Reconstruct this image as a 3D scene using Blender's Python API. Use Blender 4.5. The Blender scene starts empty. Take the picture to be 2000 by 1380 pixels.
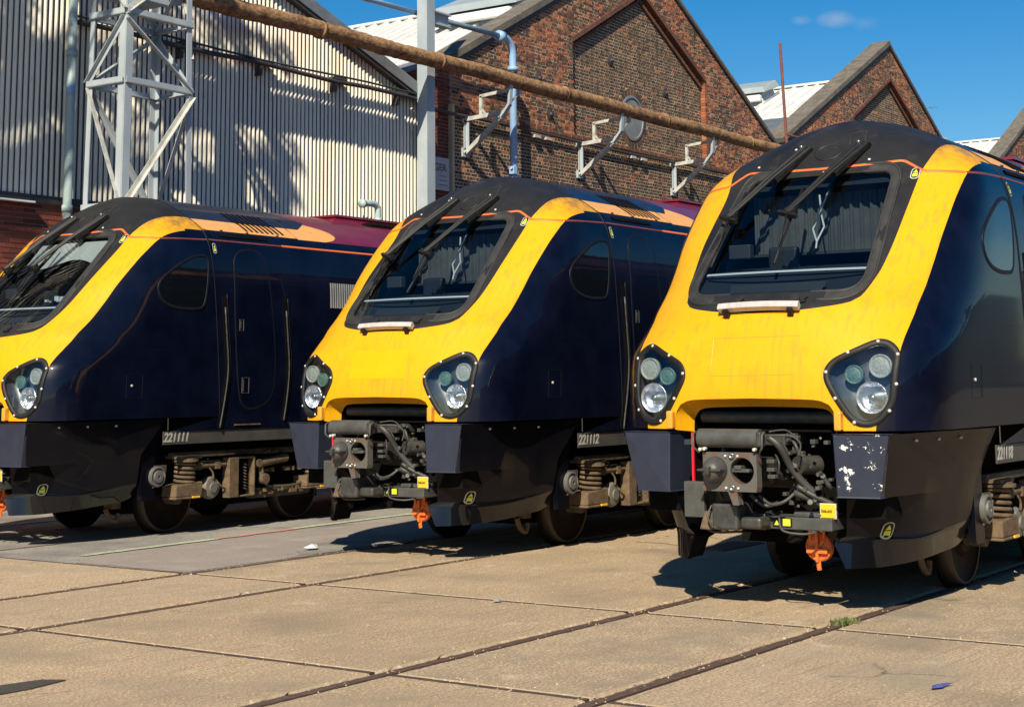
import bpy, math, random
import numpy as np
from mathutils import Vector, Matrix
random.seed(7); rng = np.random.default_rng(7)
scene = bpy.context.scene
C = scene.collection

# ------------------------------------------------------------ camera, light, exposure
def setup():
    f, yaw, pitch, roll, h = 3129.738, 0.6126570, 0.1511658, -0.00778213, 1.7124472
    cx, cy = 949.93, 268.51
    c, s = math.cos(yaw), math.sin(yaw)
    fw = Vector((c*math.cos(pitch), s*math.cos(pitch), math.sin(pitch)))
    r0 = fw.cross(Vector((0, 0, 1))).normalized(); u0 = r0.cross(fw)
    r = r0*math.cos(roll)+u0*math.sin(roll); u = -r0*math.sin(roll)+u0*math.cos(roll)
    cam = bpy.data.cameras.new('camera'); o = bpy.data.objects.new('camera', cam); C.objects.link(o)
    m = Matrix((r, u, -fw)).transposed().to_4x4(); m.translation = (0, 0, h); o.matrix_world = m
    cam.sensor_width = 36; cam.lens = f/2000*36
    cam.shift_x = (1000-cx)/2000; cam.shift_y = -(690-cy)/2000
    cam.clip_start = .1; cam.clip_end = 3000
    scene.camera = o
    return r, u, fw, f, cx, cy, h
CAM = setup()
def px_dir(px, py):
    r, u, fw, f, cx, cy, h = CAM
    return (fw + r*((px-cx)/f) - u*((py-cy)/f)).normalized()
SUN = Vector((1.15, .48, -1.0)).normalized()          # the way the light travels
sl = bpy.data.lights.new('sun', 'SUN'); sl.energy = 4.8; sl.angle = math.radians(.55); sl.color = (1, .90, .72)
so = bpy.data.objects.new('sun', sl); C.objects.link(so); so.rotation_euler = SUN.to_track_quat('-Z', 'Y').to_euler()
w = bpy.data.worlds.new('World'); scene.world = w; w.use_nodes = True
nt = w.node_tree; nt.nodes.clear()
out = nt.nodes.new('ShaderNodeOutputWorld'); bg = nt.nodes.new('ShaderNodeBackground')
sky = nt.nodes.new('ShaderNodeTexSky'); sky.sky_type = 'NISHITA'; sky.sun_disc = False
el = math.asin(-SUN.z); az = math.atan2(-SUN.x, -SUN.y)
sky.sun_elevation = el; sky.sun_rotation = az
sky.air_density = 1.0; sky.dust_density = .35; sky.ozone_density = 3.0; sky.altitude = 200
bg.inputs[1].default_value = .052
# small wisps of cloud far off, fixed to their place in the sky
tc = nt.nodes.new('ShaderNodeTexCoord'); last = sky.outputs[0]
hs = nt.nodes.new('ShaderNodeHueSaturation'); hs.inputs['Saturation'].default_value = 1.5; hs.inputs['Value'].default_value = 1.36
nt.links.new(sky.outputs[0], hs.inputs['Color']); last = hs.outputs[0]
mp = nt.nodes.new('ShaderNodeMapping'); mp.inputs['Scale'].default_value = (60, 60, 150); nt.links.new(tc.outputs['Generated'], mp.inputs[0])
nz = nt.nodes.new('ShaderNodeTexNoise'); nz.inputs['Scale'].default_value = 1.6; nz.inputs['Detail'].default_value = 6; nt.links.new(mp.outputs[0], nz.inputs[0])
for (px, py, rad, amt) in ((1632, 38, .013, .40), (1565, 40, .007, .25), (1690, 46, .010, .12)):
    d = px_dir(px, py)
    vs = nt.nodes.new('ShaderNodeVectorMath'); vs.operation = 'SUBTRACT'; vs.inputs[1].default_value = d; nt.links.new(tc.outputs['Generated'], vs.inputs[0])
    vm = nt.nodes.new('ShaderNodeVectorMath'); vm.operation = 'MULTIPLY'; vm.inputs[1].default_value = (1, 1, 2.2); nt.links.new(vs.outputs[0], vm.inputs[0])
    ln = nt.nodes.new('ShaderNodeVectorMath'); ln.operation = 'LENGTH'; nt.links.new(vm.outputs[0], ln.inputs[0])
    mr = nt.nodes.new('ShaderNodeMapRange'); mr.inputs[1].default_value = rad; mr.inputs[2].default_value = 0; mr.inputs[3].default_value = 0; mr.inputs[4].default_value = amt*2.2; nt.links.new(ln.outputs['Value'], mr.inputs[0])
    mu = nt.nodes.new('ShaderNodeMath'); mu.operation = 'MULTIPLY'; mu.use_clamp = True; nt.links.new(mr.outputs[0], mu.inputs[0]); nt.links.new(nz.outputs['Fac'], mu.inputs[1])
    mx = nt.nodes.new('ShaderNodeMix'); mx.data_type = 'RGBA'; nt.links.new(mu.outputs[0], mx.inputs[0]); nt.links.new(last, mx.inputs[6]); mx.inputs[7].default_value = (7.0, 7.4, 8.2, 1); last = mx.outputs[2]
nt.links.new(last, bg.inputs[0]); nt.links.new(bg.outputs[0], out.inputs[0])
scene.view_settings.view_transform = 'Standard'; scene.view_settings.look = 'None'
scene.view_settings.exposure = .5; scene.view_settings.gamma = 1
scene.render.resolution_x = 1024; scene.render.resolution_y = 706

# ------------------------------------------------------------ materials
def mat(name, col, rough=.6, metal=0, coat=0, coat_rough=.05, col2=None, scale=6, lo=.35, hi=.65, detail=5, bump=0, bscale=40, spec=.5, layers=(), stretch=(1, 1, 1), attr=None, coord='Object', rough2=None, trans=0, cracks=None, tint=0, dirt_z=None):
    m = bpy.data.materials.new(name); m.use_nodes = True; n = m.node_tree; b = n.nodes['Principled BSDF']
    L = n.links.new
    t = n.nodes.new('ShaderNodeTexCoord'); mpn = n.nodes.new('ShaderNodeMapping'); mpn.inputs['Scale'].default_value = stretch; L(t.outputs[coord], mpn.inputs[0])
    def noise(sc, det=5, rg=.6):
        z = n.nodes.new('ShaderNodeTexNoise'); z.inputs['Scale'].default_value = sc; z.inputs['Detail'].default_value = det; z.inputs['Roughness'].default_value = rg; L(mpn.outputs[0], z.inputs[0]); return z.outputs['Fac']
    def ramp(fac, a, bb):
        r = n.nodes.new('ShaderNodeMapRange'); r.inputs[1].default_value = a; r.inputs[2].default_value = bb; L(fac, r.inputs[0]); return r.outputs[0]
    if attr:
        at = n.nodes.new('ShaderNodeAttribute'); at.attribute_name = attr; cur = at.outputs['Color']
    else:
        rgb = n.nodes.new('ShaderNodeRGB'); rgb.outputs[0].default_value = (*col, 1); cur = rgb.outputs[0]
    def mix(fac, cur, c2, blend='MIX'):
        x = n.nodes.new('ShaderNodeMix'); x.data_type = 'RGBA'; x.blend_type = blend; L(fac, x.inputs[0]); L(cur, x.inputs[6]); x.inputs[7].default_value = (*c2, 1); return x.outputs[2]
    f0 = None
    if col2: f0 = ramp(noise(scale, detail), lo, hi); cur = mix(f0, cur, col2)
    for lay in layers:
        c2, sc, a, bb = lay[:4]
        if len(lay) > 4:
            m2 = n.nodes.new('ShaderNodeMapping'); m2.inputs['Scale'].default_value = lay[4]; L(t.outputs[coord], m2.inputs[0])
            z = n.nodes.new('ShaderNodeTexNoise'); z.inputs['Scale'].default_value = sc; z.inputs['Detail'].default_value = 6; L(m2.outputs[0], z.inputs[0]); fac = ramp(z.outputs['Fac'], a, bb)
            if len(lay) > 5: q = n.nodes.new('ShaderNodeMath'); q.operation = 'MULTIPLY'; q.inputs[1].default_value = lay[5]; L(fac, q.inputs[0]); fac = q.outputs[0]
            cur = mix(fac, cur, c2)
        else: cur = mix(ramp(noise(sc, 8, .65), a, bb), cur, c2)
    if dirt_z:                                    # grime lying on the roof shoulder, by height on the body
        z0, z1, c2 = dirt_z; sx = n.nodes.new('ShaderNodeSeparateXYZ'); L(t.outputs['Object'], sx.inputs[0]); hz = ramp(sx.outputs['Z'], z0, z1); nf = ramp(noise(7, 8, .7), .38, .62)
        q = n.nodes.new('ShaderNodeMath'); q.operation = 'MULTIPLY'; L(hz, q.inputs[0]); L(nf, q.inputs[1]); cur = mix(q.outputs[0], cur, c2)
    if cracks:
        c2, sc, wd = cracks; dn = n.nodes.new('ShaderNodeTexNoise'); dn.inputs['Scale'].default_value = 1.7; dn.inputs['Detail'].default_value = 6; L(mpn.outputs[0], dn.inputs[0])
        ad = n.nodes.new('ShaderNodeMix'); ad.data_type = 'RGBA'; ad.blend_type = 'LINEAR_LIGHT'; ad.inputs[0].default_value = .28; L(mpn.outputs[0], ad.inputs[6]); L(dn.outputs['Color'], ad.inputs[7])
        vo = n.nodes.new('ShaderNodeTexVoronoi'); vo.feature = 'DISTANCE_TO_EDGE'; vo.inputs['Scale'].default_value = sc; L(ad.outputs[2], vo.inputs[0])
        cf = ramp(vo.outputs['Distance'], wd, 0); mk = ramp(noise(.9, 3), .60, .68)
        q = n.nodes.new('ShaderNodeMath'); q.operation = 'MULTIPLY'; L(cf, q.inputs[0]); L(mk, q.inputs[1]); cur = mix(q.outputs[0], cur, c2)
    if tint:
        oi = n.nodes.new('ShaderNodeObjectInfo'); rr_ = n.nodes.new('ShaderNodeMapRange'); rr_.inputs[3].default_value = 1-tint; rr_.inputs[4].default_value = 1+tint; L(oi.outputs['Random'], rr_.inputs[0])
        hv = n.nodes.new('ShaderNodeHueSaturation'); L(rr_.outputs[0], hv.inputs['Value']); L(cur, hv.inputs['Color']); cur = hv.outputs[0]
    L(cur, b.inputs['Base Color'])
    b.inputs['Roughness'].default_value = rough; b.inputs['Metallic'].default_value = metal
    b.inputs['Specular IOR Level'].default_value = spec
    b.inputs['Coat Weight'].default_value = coat; b.inputs['Coat Roughness'].default_value = coat_rough
    b.inputs['Transmission Weight'].default_value = trans
    if rough2 is not None:
        r = n.nodes.new('ShaderNodeMapRange'); r.inputs[1].default_value = .3; r.inputs[2].default_value = .7; r.inputs[3].default_value = rough; r.inputs[4].default_value = rough2
        L(noise(scale*2, 6), r.inputs[0]); L(r.outputs[0], b.inputs['Roughness'])
    if bump:
        bp = n.nodes.new('ShaderNodeBump'); bp.inputs['Strength'].default_value = bump; bp.inputs['Distance'].default_value = .01
        L(noise(bscale, 8), bp.inputs['Height']); L(bp.outputs[0], b.inputs['Normal'])
    return m
M = {}
M['yellow'] = mat('yellow_paint', (.77, .375, .004), .45, spec=.25, coat=.06, coat_rough=.2, col2=(.76, .355, .006), scale=1.4, lo=.35, hi=.65, layers=(((.72, .31, .01), 5, .52, .74), ((.45, .21, .05), 3.2, .52, .80, (3, 9, .6), .55), ((.30, .17, .06), 60, .68, .72), ((.10, .07, .04), 120, .735, .75), ((.80, .42, .05), 2.3, .60, .82, (1, 1, 1), .4)), bump=.06, bscale=7, dirt_z=(3.42, 3.66, (.17, .10, .045)))
M['yellow_grimy'] = mat('grimy_yellow_paint', (.78, .42, .03), .45, col2=(.55, .30, .05), scale=3, lo=.3, hi=.65, layers=(((.12, .09, .05), 10, .52, .72),), stretch=(1, 2.2, 1))
M['yellow_patch'] = mat('newer_yellow_paint', (.79, .40, .002), .42, coat=.06, spec=.25, col2=(.79, .37, .003), scale=4)
M['orange_ish'] = mat('orange_yellow_paint', (.85, .36, .03), .4, col2=(.7, .3, .04), scale=12)
M['navy'] = mat('gloss_navy_paint', (.0016, .0025, .010), .35, coat=.5, coat_rough=.05, col2=(.004, .006, .018), scale=2.5, spec=.1, bump=.012, bscale=1.3, layers=(((.03, .03, .04), 60, .74, .80),))
M['navy_dusty'] = mat('dusty_gloss_navy_paint', (.0015, .002, .006), .4, coat=.26, coat_rough=.06, col2=(.006, .0055, .007), scale=2.2, lo=.4, hi=.75, spec=.1, bump=.02, bscale=1.6, layers=(((.10, .09, .075), 45, .74, .78),))
M['navy_matt'] = mat('satin_navy_paint', (.020, .025, .045), .45, col2=(.025, .031, .054), scale=7, bump=.05, bscale=60, layers=(((.45, .45, .47), 26, .765, .775),))
M['navy_chipped'] = mat('chipped_navy_paint', (.020, .025, .045), .45, col2=(.025, .031, .054), scale=7, bump=.05, bscale=60, layers=(((.80, .79, .76), 11, .615, .62), ((.75, .75, .74), 30, .70, .705)))
M['black_top'] = mat('sooty_black_paint', (.012, .012, .014), .5, spec=.25, coat=.05, coat_rough=.3, col2=(.028, .027, .026), scale=1.6, lo=.35, hi=.7, bump=.03, bscale=8, layers=(((.05, .047, .043), 5, .55, .85),))
M['roof_blue'] = mat('navy_roof_paint', (.006, .010, .028), .35, coat=.25, coat_rough=.12, col2=(.012, .016, .03), spec=.2, scale=2, lo=.4, hi=.8)
M['yellow_roof'] = mat('faded_yellow_roof_paint', (.78, .38, .10), .5, col2=(.66, .32, .12), scale=3, layers=(((.25, .17, .10), 14, .58, .8),))
M['red_roof'] = mat('maroon_roof_paint', (.20, .010, .028), .35, coat=.4, coat_rough=.2, col2=(.13, .010, .022), scale=3, layers=(((.10, .04, .05), 12, .6, .8),))
M['rubber'] = mat('black_rubber', (.018, .018, .018), .62, col2=(.040, .038, .034), scale=7, lo=.4, hi=.75, bump=.08, bscale=30, layers=(((.45, .43, .38), 36, .735, .76),))
M['black'] = mat('black_plastic', (.008, .008, .009), .55, col2=(.014, .014, .014), scale=20, spec=.3)
M['seal'] = mat('dark_body_seal', (.006, .007, .010), .5, col2=(.010, .010, .012), scale=9, spec=.2)
M['gloss_black'] = mat('gloss_black_paint', (.003, .003, .004), .3, coat=.9, coat_rough=.04, spec=.1, layers=(((.5, .5, .48), 34, .765, .775),))
M['void'] = mat('near_black_shade', (.004, .004, .004), .9, col2=(.009, .008, .007), scale=5, spec=.05)  # near-black colour puts shade into openings and under the body
M['orange'] = mat('orange_stripe', (.78, .16, .035), .45, col2=(.68, .15, .05), scale=25, layers=(((.25, .08, .05), 60, .68, .75),))
M['orange_dull'] = mat('dull_orange_stripe', (.22, .055, .04), .4, col2=(.16, .045, .04), scale=9)
M['white'] = mat('white_paint', (.50, .46, .44), .6, col2=(.36, .32, .30), scale=18, lo=.45, hi=.8)
M['white_line'] = mat('white_strip', (.78, .80, .80), .5)
M['bolt'] = mat('pale_bolt_cap', (.70, .66, .60), .45, col2=(.5, .47, .42), scale=60)
M['chrome'] = mat('chrome_reflector', (.95, .95, .96), .22, metal=.8, bump=.9, bscale=26, col2=(.78, .80, .84), scale=30)
M['bowl'] = mat('grey_lamp_bowl', (.055, .070, .085), .35, col2=(.035, .045, .055), scale=14)
M['lens_white'] = mat('frosted_lamp_lens', (.32, .36, .34), .25, col2=(.20, .235, .21), scale=60, bump=.6, bscale=90)
M['lens_green'] = mat('green_lamp_lens', (.10, .20, .17), .25, col2=(.055, .115, .10), scale=70, bump=.6, bscale=90)
M['grey'] = mat('grey_coupler_paint', (.080, .082, .074), .5, col2=(.05, .05, .045), scale=8, layers=(((.20, .10, .055), 18, .66, .74),), bump=.1, bscale=40)
M['grey_rusty'] = mat('rusty_coupler_face', (.10, .098, .088), .5, col2=(.13, .07, .042), scale=11, lo=.50, hi=.62, bump=.15, bscale=60)
M['grey_dark'] = mat('dark_grey_metal', (.030, .031, .030), .45, col2=(.06, .058, .05), scale=14, bump=.1, bscale=50)
M['steel'] = mat('bare_steel', (.45, .44, .40), .3, metal=.9, col2=(.3, .29, .26), scale=30)
M['hose'] = mat('black_hose', (.045, .045, .042), .5)
M['red'] = mat('red_strip', (.72, .015, .03), .4)
M['orange_cast'] = mat('orange_cast_cover', (.80, .17, .025), .5, col2=(.55, .12, .03), scale=24, lo=.45, hi=.7, layers=(((.12, .06, .04), 50, .66, .72),), bump=.3, bscale=80)
M['sign_yellow'] = mat('yellow_label', (.85, .50, .02), .45)
M['label_yellow'] = mat('lime_label', (.70, .72, .05), .45)
M['label_grey'] = mat('grey_label_edge', (.50, .52, .45), .5)
M['bogie'] = mat('dusty_bogie_metal', (.18, .125, .072), .8, spec=.2, col2=(.085, .06, .04), scale=9, layers=(((.06, .05, .04), 14, .58, .7),), bump=.2, bscale=50)
M['bogie_dark'] = mat('oily_bogie_metal', (.05, .045, .038), .6, col2=(.10, .08, .055), scale=9, bump=.2, bscale=50)
M['wheel'] = mat('rusty_wheel', (.016, .010, .008), .6, col2=(.010, .007, .006), scale=6, spec=.1)
M['tyre'] = mat('worn_wheel_tread', (.06, .045, .035), .5, metal=.4)
M['solebar'] = mat('grey_solebar', (.050, .050, .050), .5, col2=(.075, .068, .055), scale=5)
M['number'] = mat('pale_number_paint', (.48, .47, .43), .5, col2=(.32, .31, .28), scale=30)
M['curtain'] = mat('grey_curtain', (.12, .125, .13), .85, col2=(.075, .08, .085), scale=3)
M['blind'] = mat('pale_blind', (.62, .60, .54), .8)
M['cab'] = mat('dark_cab_lining', (.020, .026, .036), .6)
M['cab_grey'] = mat('grey_cab_moulding', (.045, .05, .056), .5)
M['grille'] = mat('grille_bar', (.42, .42, .42), .4, metal=.4)
def thin_glass(name, tint, base=.05, rough=.0):
    m = bpy.data.materials.new(name); m.use_nodes = True; n = m.node_tree; n.nodes.clear(); L = n.links.new
    o = n.nodes.new('ShaderNodeOutputMaterial'); t = n.nodes.new('ShaderNodeBsdfTransparent'); t.inputs[0].default_value = (*tint, 1)
    g = n.nodes.new('ShaderNodeBsdfGlossy'); g.inputs['Roughness'].default_value = rough; g.inputs[0].default_value = (1, 1, 1, 1)
    ge = n.nodes.new('ShaderNodeNewGeometry'); dt = n.nodes.new('ShaderNodeVectorMath'); dt.operation = 'DOT_PRODUCT'; L(ge.outputs['Normal'], dt.inputs[0]); L(ge.outputs['Incoming'], dt.inputs[1])
    ab = n.nodes.new('ShaderNodeMath'); ab.operation = 'ABSOLUTE'; L(dt.outputs['Value'], ab.inputs[0])
    iv = n.nodes.new('ShaderNodeMath'); iv.operation = 'SUBTRACT'; iv.inputs[0].default_value = 1; L(ab.outputs[0], iv.inputs[1])
    pw = n.nodes.new('ShaderNodeMath'); pw.operation = 'POWER'; pw.inputs[1].default_value = 5; L(iv.outputs[0], pw.inputs[0])
    a = n.nodes.new('ShaderNodeMath'); a.operation = 'MULTIPLY_ADD'; a.inputs[1].default_value = .9; a.inputs[2].default_value = base; a.use_clamp = True; L(pw.outputs[0], a.inputs[0])
    x = n.nodes.new('ShaderNodeMixShader'); L(a.outputs[0], x.inputs[0]); L(t.outputs[0], x.inputs[1]); L(g.outputs[0], x.inputs[2]); L(x.outputs[0], o.inputs[0]); return m
M['glass'] = thin_glass('windscreen_glass', (.55, .62, .66), .05)
M['cover'] = thin_glass('clear_cover', (.86, .89, .92), .075)
M['dark_glass'] = mat('dark_side_glass', (.004, .006, .009), .05, coat=.35, coat_rough=.01, spec=.4)
# setting
M['concrete'] = mat('sandy_concrete', (.42, .295, .175), .9, col2=(.51, .375, .235), scale=2.6, lo=.35, hi=.65, layers=(((.68, .53, .34), 44, .50, .62, (1, 1, 1), .8), ((.18, .13, .08), 58, .50, .62, (1, 1, 1), .75), ((.17, .125, .085), 24, .58, .70, (1, 1, 1), .5), ((.20, .155, .11), .8, .56, .74, (1, 1, 1), .65), ((.62, .52, .37), 3.5, .60, .72, (1, 1, 1), .5), ((.24, .185, .125), 7, .56, .68, (.25, 2.5, 1), .5), ((.31, .235, .15), 1.3, .46, .70), ((.58, .50, .37), 70, .62, .70), ((.20, .17, .13), 110, .66, .74), ((.30, .235, .16), 28, .55, .8)), bump=1.2, bscale=60, detail=8, coord='Object', cracks=((.13, .10, .075), .55, .010), tint=.07)
M['concrete2'] = mat('smooth_sandy_concrete', (.45, .325, .20), .9, col2=(.52, .385, .25), scale=1.8, layers=(((.68, .53, .34), 44, .50, .62, (1, 1, 1), .8), ((.18, .13, .08), 58, .50, .62, (1, 1, 1), .75), ((.17, .125, .085), 24, .58, .70, (1, 1, 1), .5), ((.20, .155, .11), .8, .56, .74, (1, 1, 1), .65), ((.62, .52, .37), 3.5, .60, .72, (1, 1, 1), .5), ((.24, .185, .125), 7, .56, .68, (.25, 2.5, 1), .5), ((.31, .25, .17), .9, .48, .75), ((.58, .50, .37), 80, .66, .74), ((.26, .21, .15), 50, .6, .8)), bump=.8, bscale=70, detail=8, cracks=((.13, .10, .075), .55, .010), tint=.07)
M['concrete3'] = mat('coarse_concrete', (.38, .275, .17), .9, col2=(.47, .35, .225), scale=3, layers=(((.68, .53, .34), 44, .50, .62, (1, 1, 1), .8), ((.18, .13, .08), 58, .50, .62, (1, 1, 1), .75), ((.17, .125, .085), 24, .58, .70, (1, 1, 1), .5), ((.20, .155, .11), .8, .56, .74, (1, 1, 1), .65), ((.62, .52, .37), 3.5, .60, .72, (1, 1, 1), .5), ((.24, .185, .125), 7, .56, .68, (.25, 2.5, 1), .5), ((.62, .54, .40), 55, .60, .70), ((.21, .18, .135), 60, .62, .74), ((.27, .22, .155), 1.4, .45, .7)), bump=1.6, bscale=50, detail=8, cracks=((.13, .10, .075), .55, .010), tint=.07)
M['rim'] = mat('pale_spalled_edge', (.40, .30, .185), .9, col2=(.62, .52, .37), scale=17, lo=.56, hi=.68, bump=.8, bscale=70)
M['asphalt'] = mat('grey_asphalt', (.30, .275, .235), .9, col2=(.36, .335, .275), scale=1.3, layers=(((.48, .46, .41), 60, .50, .62, (1, 1, 1), .7), ((.09, .085, .08), 70, .50, .62, (1, 1, 1), .7), ((.36, .35, .32), 2.5, .52, .68, (1, 1, 1), .5), ((.34, .34, .32), 90, .62, .70), ((.08, .08, .08), 110, .60, .7), ((.20, .175, .16), .7, .45, .6)), bump=.9, bscale=110)
M['asphalt_red'] = mat('pinkish_asphalt', (.275, .225, .19), .9, col2=(.32, .265, .225), scale=2, layers=(((.48, .46, .41), 60, .50, .62, (1, 1, 1), .35), ((.09, .085, .08), 70, .50, .62, (1, 1, 1), .4), ((.36, .35, .32), 2.5, .52, .68, (1, 1, 1), .5), ((.29, .27, .26), 90, .66, .72), ((.09, .08, .08), 120, .62, .7)), bump=.35, bscale=110)
M['paint_lime'] = mat('worn_lime_line', (.50, .54, .36), .85, col2=(.38, .41, .28), scale=9, lo=.45, hi=.65, layers=(((.16, .155, .15), 40, .55, .62),))
M['paint_pink'] = mat('worn_pink_line', (.58, .25, .21), .85, col2=(.36, .22, .19), scale=12, lo=.45, hi=.7)
M['ground'] = mat('bare_earth', (.10, .085, .065), .95, col2=(.15, .12, .09), scale=.6, bump=.3, bscale=20)
M['groove'] = mat('dirt_filled_groove', (.060, .038, .034), .95, col2=(.11, .08, .055), scale=7, lo=.5, hi=.7, bump=.6, bscale=60)
M['rail'] = mat('rusty_rail_head', (.105, .062, .048), .55, metal=.2, col2=(.15, .10, .075), scale=16, bump=.2, bscale=60)
M['iron'] = mat('rusty_iron_grate', (.17, .09, .07), .7, col2=(.11, .07, .06), scale=12)
M['leafgreen'] = mat('green_leaf', (.075, .11, .028), .8, col2=(.15, .15, .05), scale=9)
M['treeleaf'] = mat('tree_leaf', (.045, .075, .02), .7, col2=(.07, .10, .03), scale=3)
M['bark'] = mat('bark', (.10, .08, .06), .9, col2=(.06, .05, .04), scale=8, bump=.5, bscale=20)
M['litter_white'] = mat('white_litter', (.75, .76, .78), .7)
M['litter_blue'] = mat('blue_litter', (.08, .10, .30), .6)
M['litter_grey'] = mat('grey_litter', (.28, .27, .27), .6)
M['sheet'] = mat('cream_corrugated_sheet', (.80, .745, .62), .65, col2=(.74, .69, .58), scale=2.5, lo=.3, hi=.75, layers=(((.28, .26, .24), 5, .62, .85),), stretch=(3, 3, .6))
M['trim'] = mat('blue_grey_trim', (.20, .22, .235), .5, col2=(.15, .165, .18), scale=4)
M['mortar'] = mat('sandy_mortar', (.60, .48, .31), .95, col2=(.36, .28, .18), scale=1.1, lo=.35, hi=.8, bump=.4, bscale=60)
M['mortar_dark'] = mat('dirty_mortar', (.16, .12, .09), .95, col2=(.09, .065, .05), scale=1.4, bump=.4, bscale=60)
M['mortar_red'] = mat('red_wall_mortar', (.38, .25, .19), .95, col2=(.25, .17, .13), scale=3)
M['brick'] = mat('fired_brick', (.3, .1, .05), .88, attr='bcol', bump=.5, bscale=45, layers=(((.07, .045, .035), 3.2, .58, .85), ((.32, .22, .15), 38, .68, .8)), coord='Object')
M['coping'] = mat('weathered_stone_coping', (.17, .145, .115), .95, col2=(.10, .088, .072), scale=3, layers=(((.33, .31, .26), 7, .60, .75), ((.06, .055, .045), 6, .6, .8)), bump=.6, bscale=25)
M['white_roof'] = mat('white_roof_sheet', (.72, .72, .70), .45, col2=(.60, .60, .58), scale=1.4)
M['roof_grey'] = mat('dark_roof_panel', (.10, .12, .135), .4, col2=(.14, .16, .17), scale=2)
M['roof_vent'] = mat('grey_roof_vent', (.27, .32, .34), .4, col2=(.33, .37, .38), scale=2)
M['flash_red'] = mat('red_flashing', (.48, .10, .07), .6, col2=(.38, .12, .09), scale=4)
M['galv'] = mat('galvanised_paint', (.33, .38, .41), .5, col2=(.43, .48, .50), scale=2.5, lo=.4, hi=.7, layers=(((.55, .46, .33), 4, .66, .78), ((.22, .10, .05), 9, .72, .78)), stretch=(1, 1, .5))
M['galv_white'] = mat('flaking_white_steel', (.50, .50, .46), .55, col2=(.34, .33, .29), scale=9, lo=.45, hi=.65, layers=(((.30, .14, .07), 14, .66, .72),))
M['rustpipe'] = mat('lagged_rusty_pipe', (.21, .105, .045), .95, col2=(.38, .22, .10), scale=14, lo=.38, hi=.62, layers=(((.09, .04, .02), 5, .50, .66), ((.52, .36, .19), 26, .60, .70)), bump=1.6, bscale=22, stretch=(.7, 1, 1), detail=8)
M['cable'] = mat('black_cable_pipe', (.035, .032, .036), .6, col2=(.06, .052, .05), scale=9)
M['blue_pipe'] = mat('pale_blue_pipe', (.30, .48, .70), .4, col2=(.24, .40, .62), scale=5, layers=(((.42, .5, .55), 12, .66, .74),))
M['blue_pipe_dirty'] = mat('dirty_blue_pipe', (.13, .19, .25), .5, col2=(.20, .28, .36), scale=6)
M['drainpipe'] = mat('pale_green_drainpipe', (.40, .50, .49), .45, col2=(.32, .42, .42), scale=4, stretch=(1, 1, .6))
M['plaque'] = mat('faded_pink_plate', (.68, .56, .52), .7, col2=(.58, .47, .44), scale=7)
M['ink'] = mat('faded_ink', (.20, .15, .14), .8)
M['round_glass'] = mat('whitewashed_glass', (.24, .235, .23), .4, col2=(.17, .17, .17), scale=4)
M['red_pole'] = mat('rusty_red_pole', (.22, .07, .05), .7, col2=(.14, .05, .04), scale=5)
M['gull'] = mat('grey_feathers', (.20, .20, .21), .8)

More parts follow.
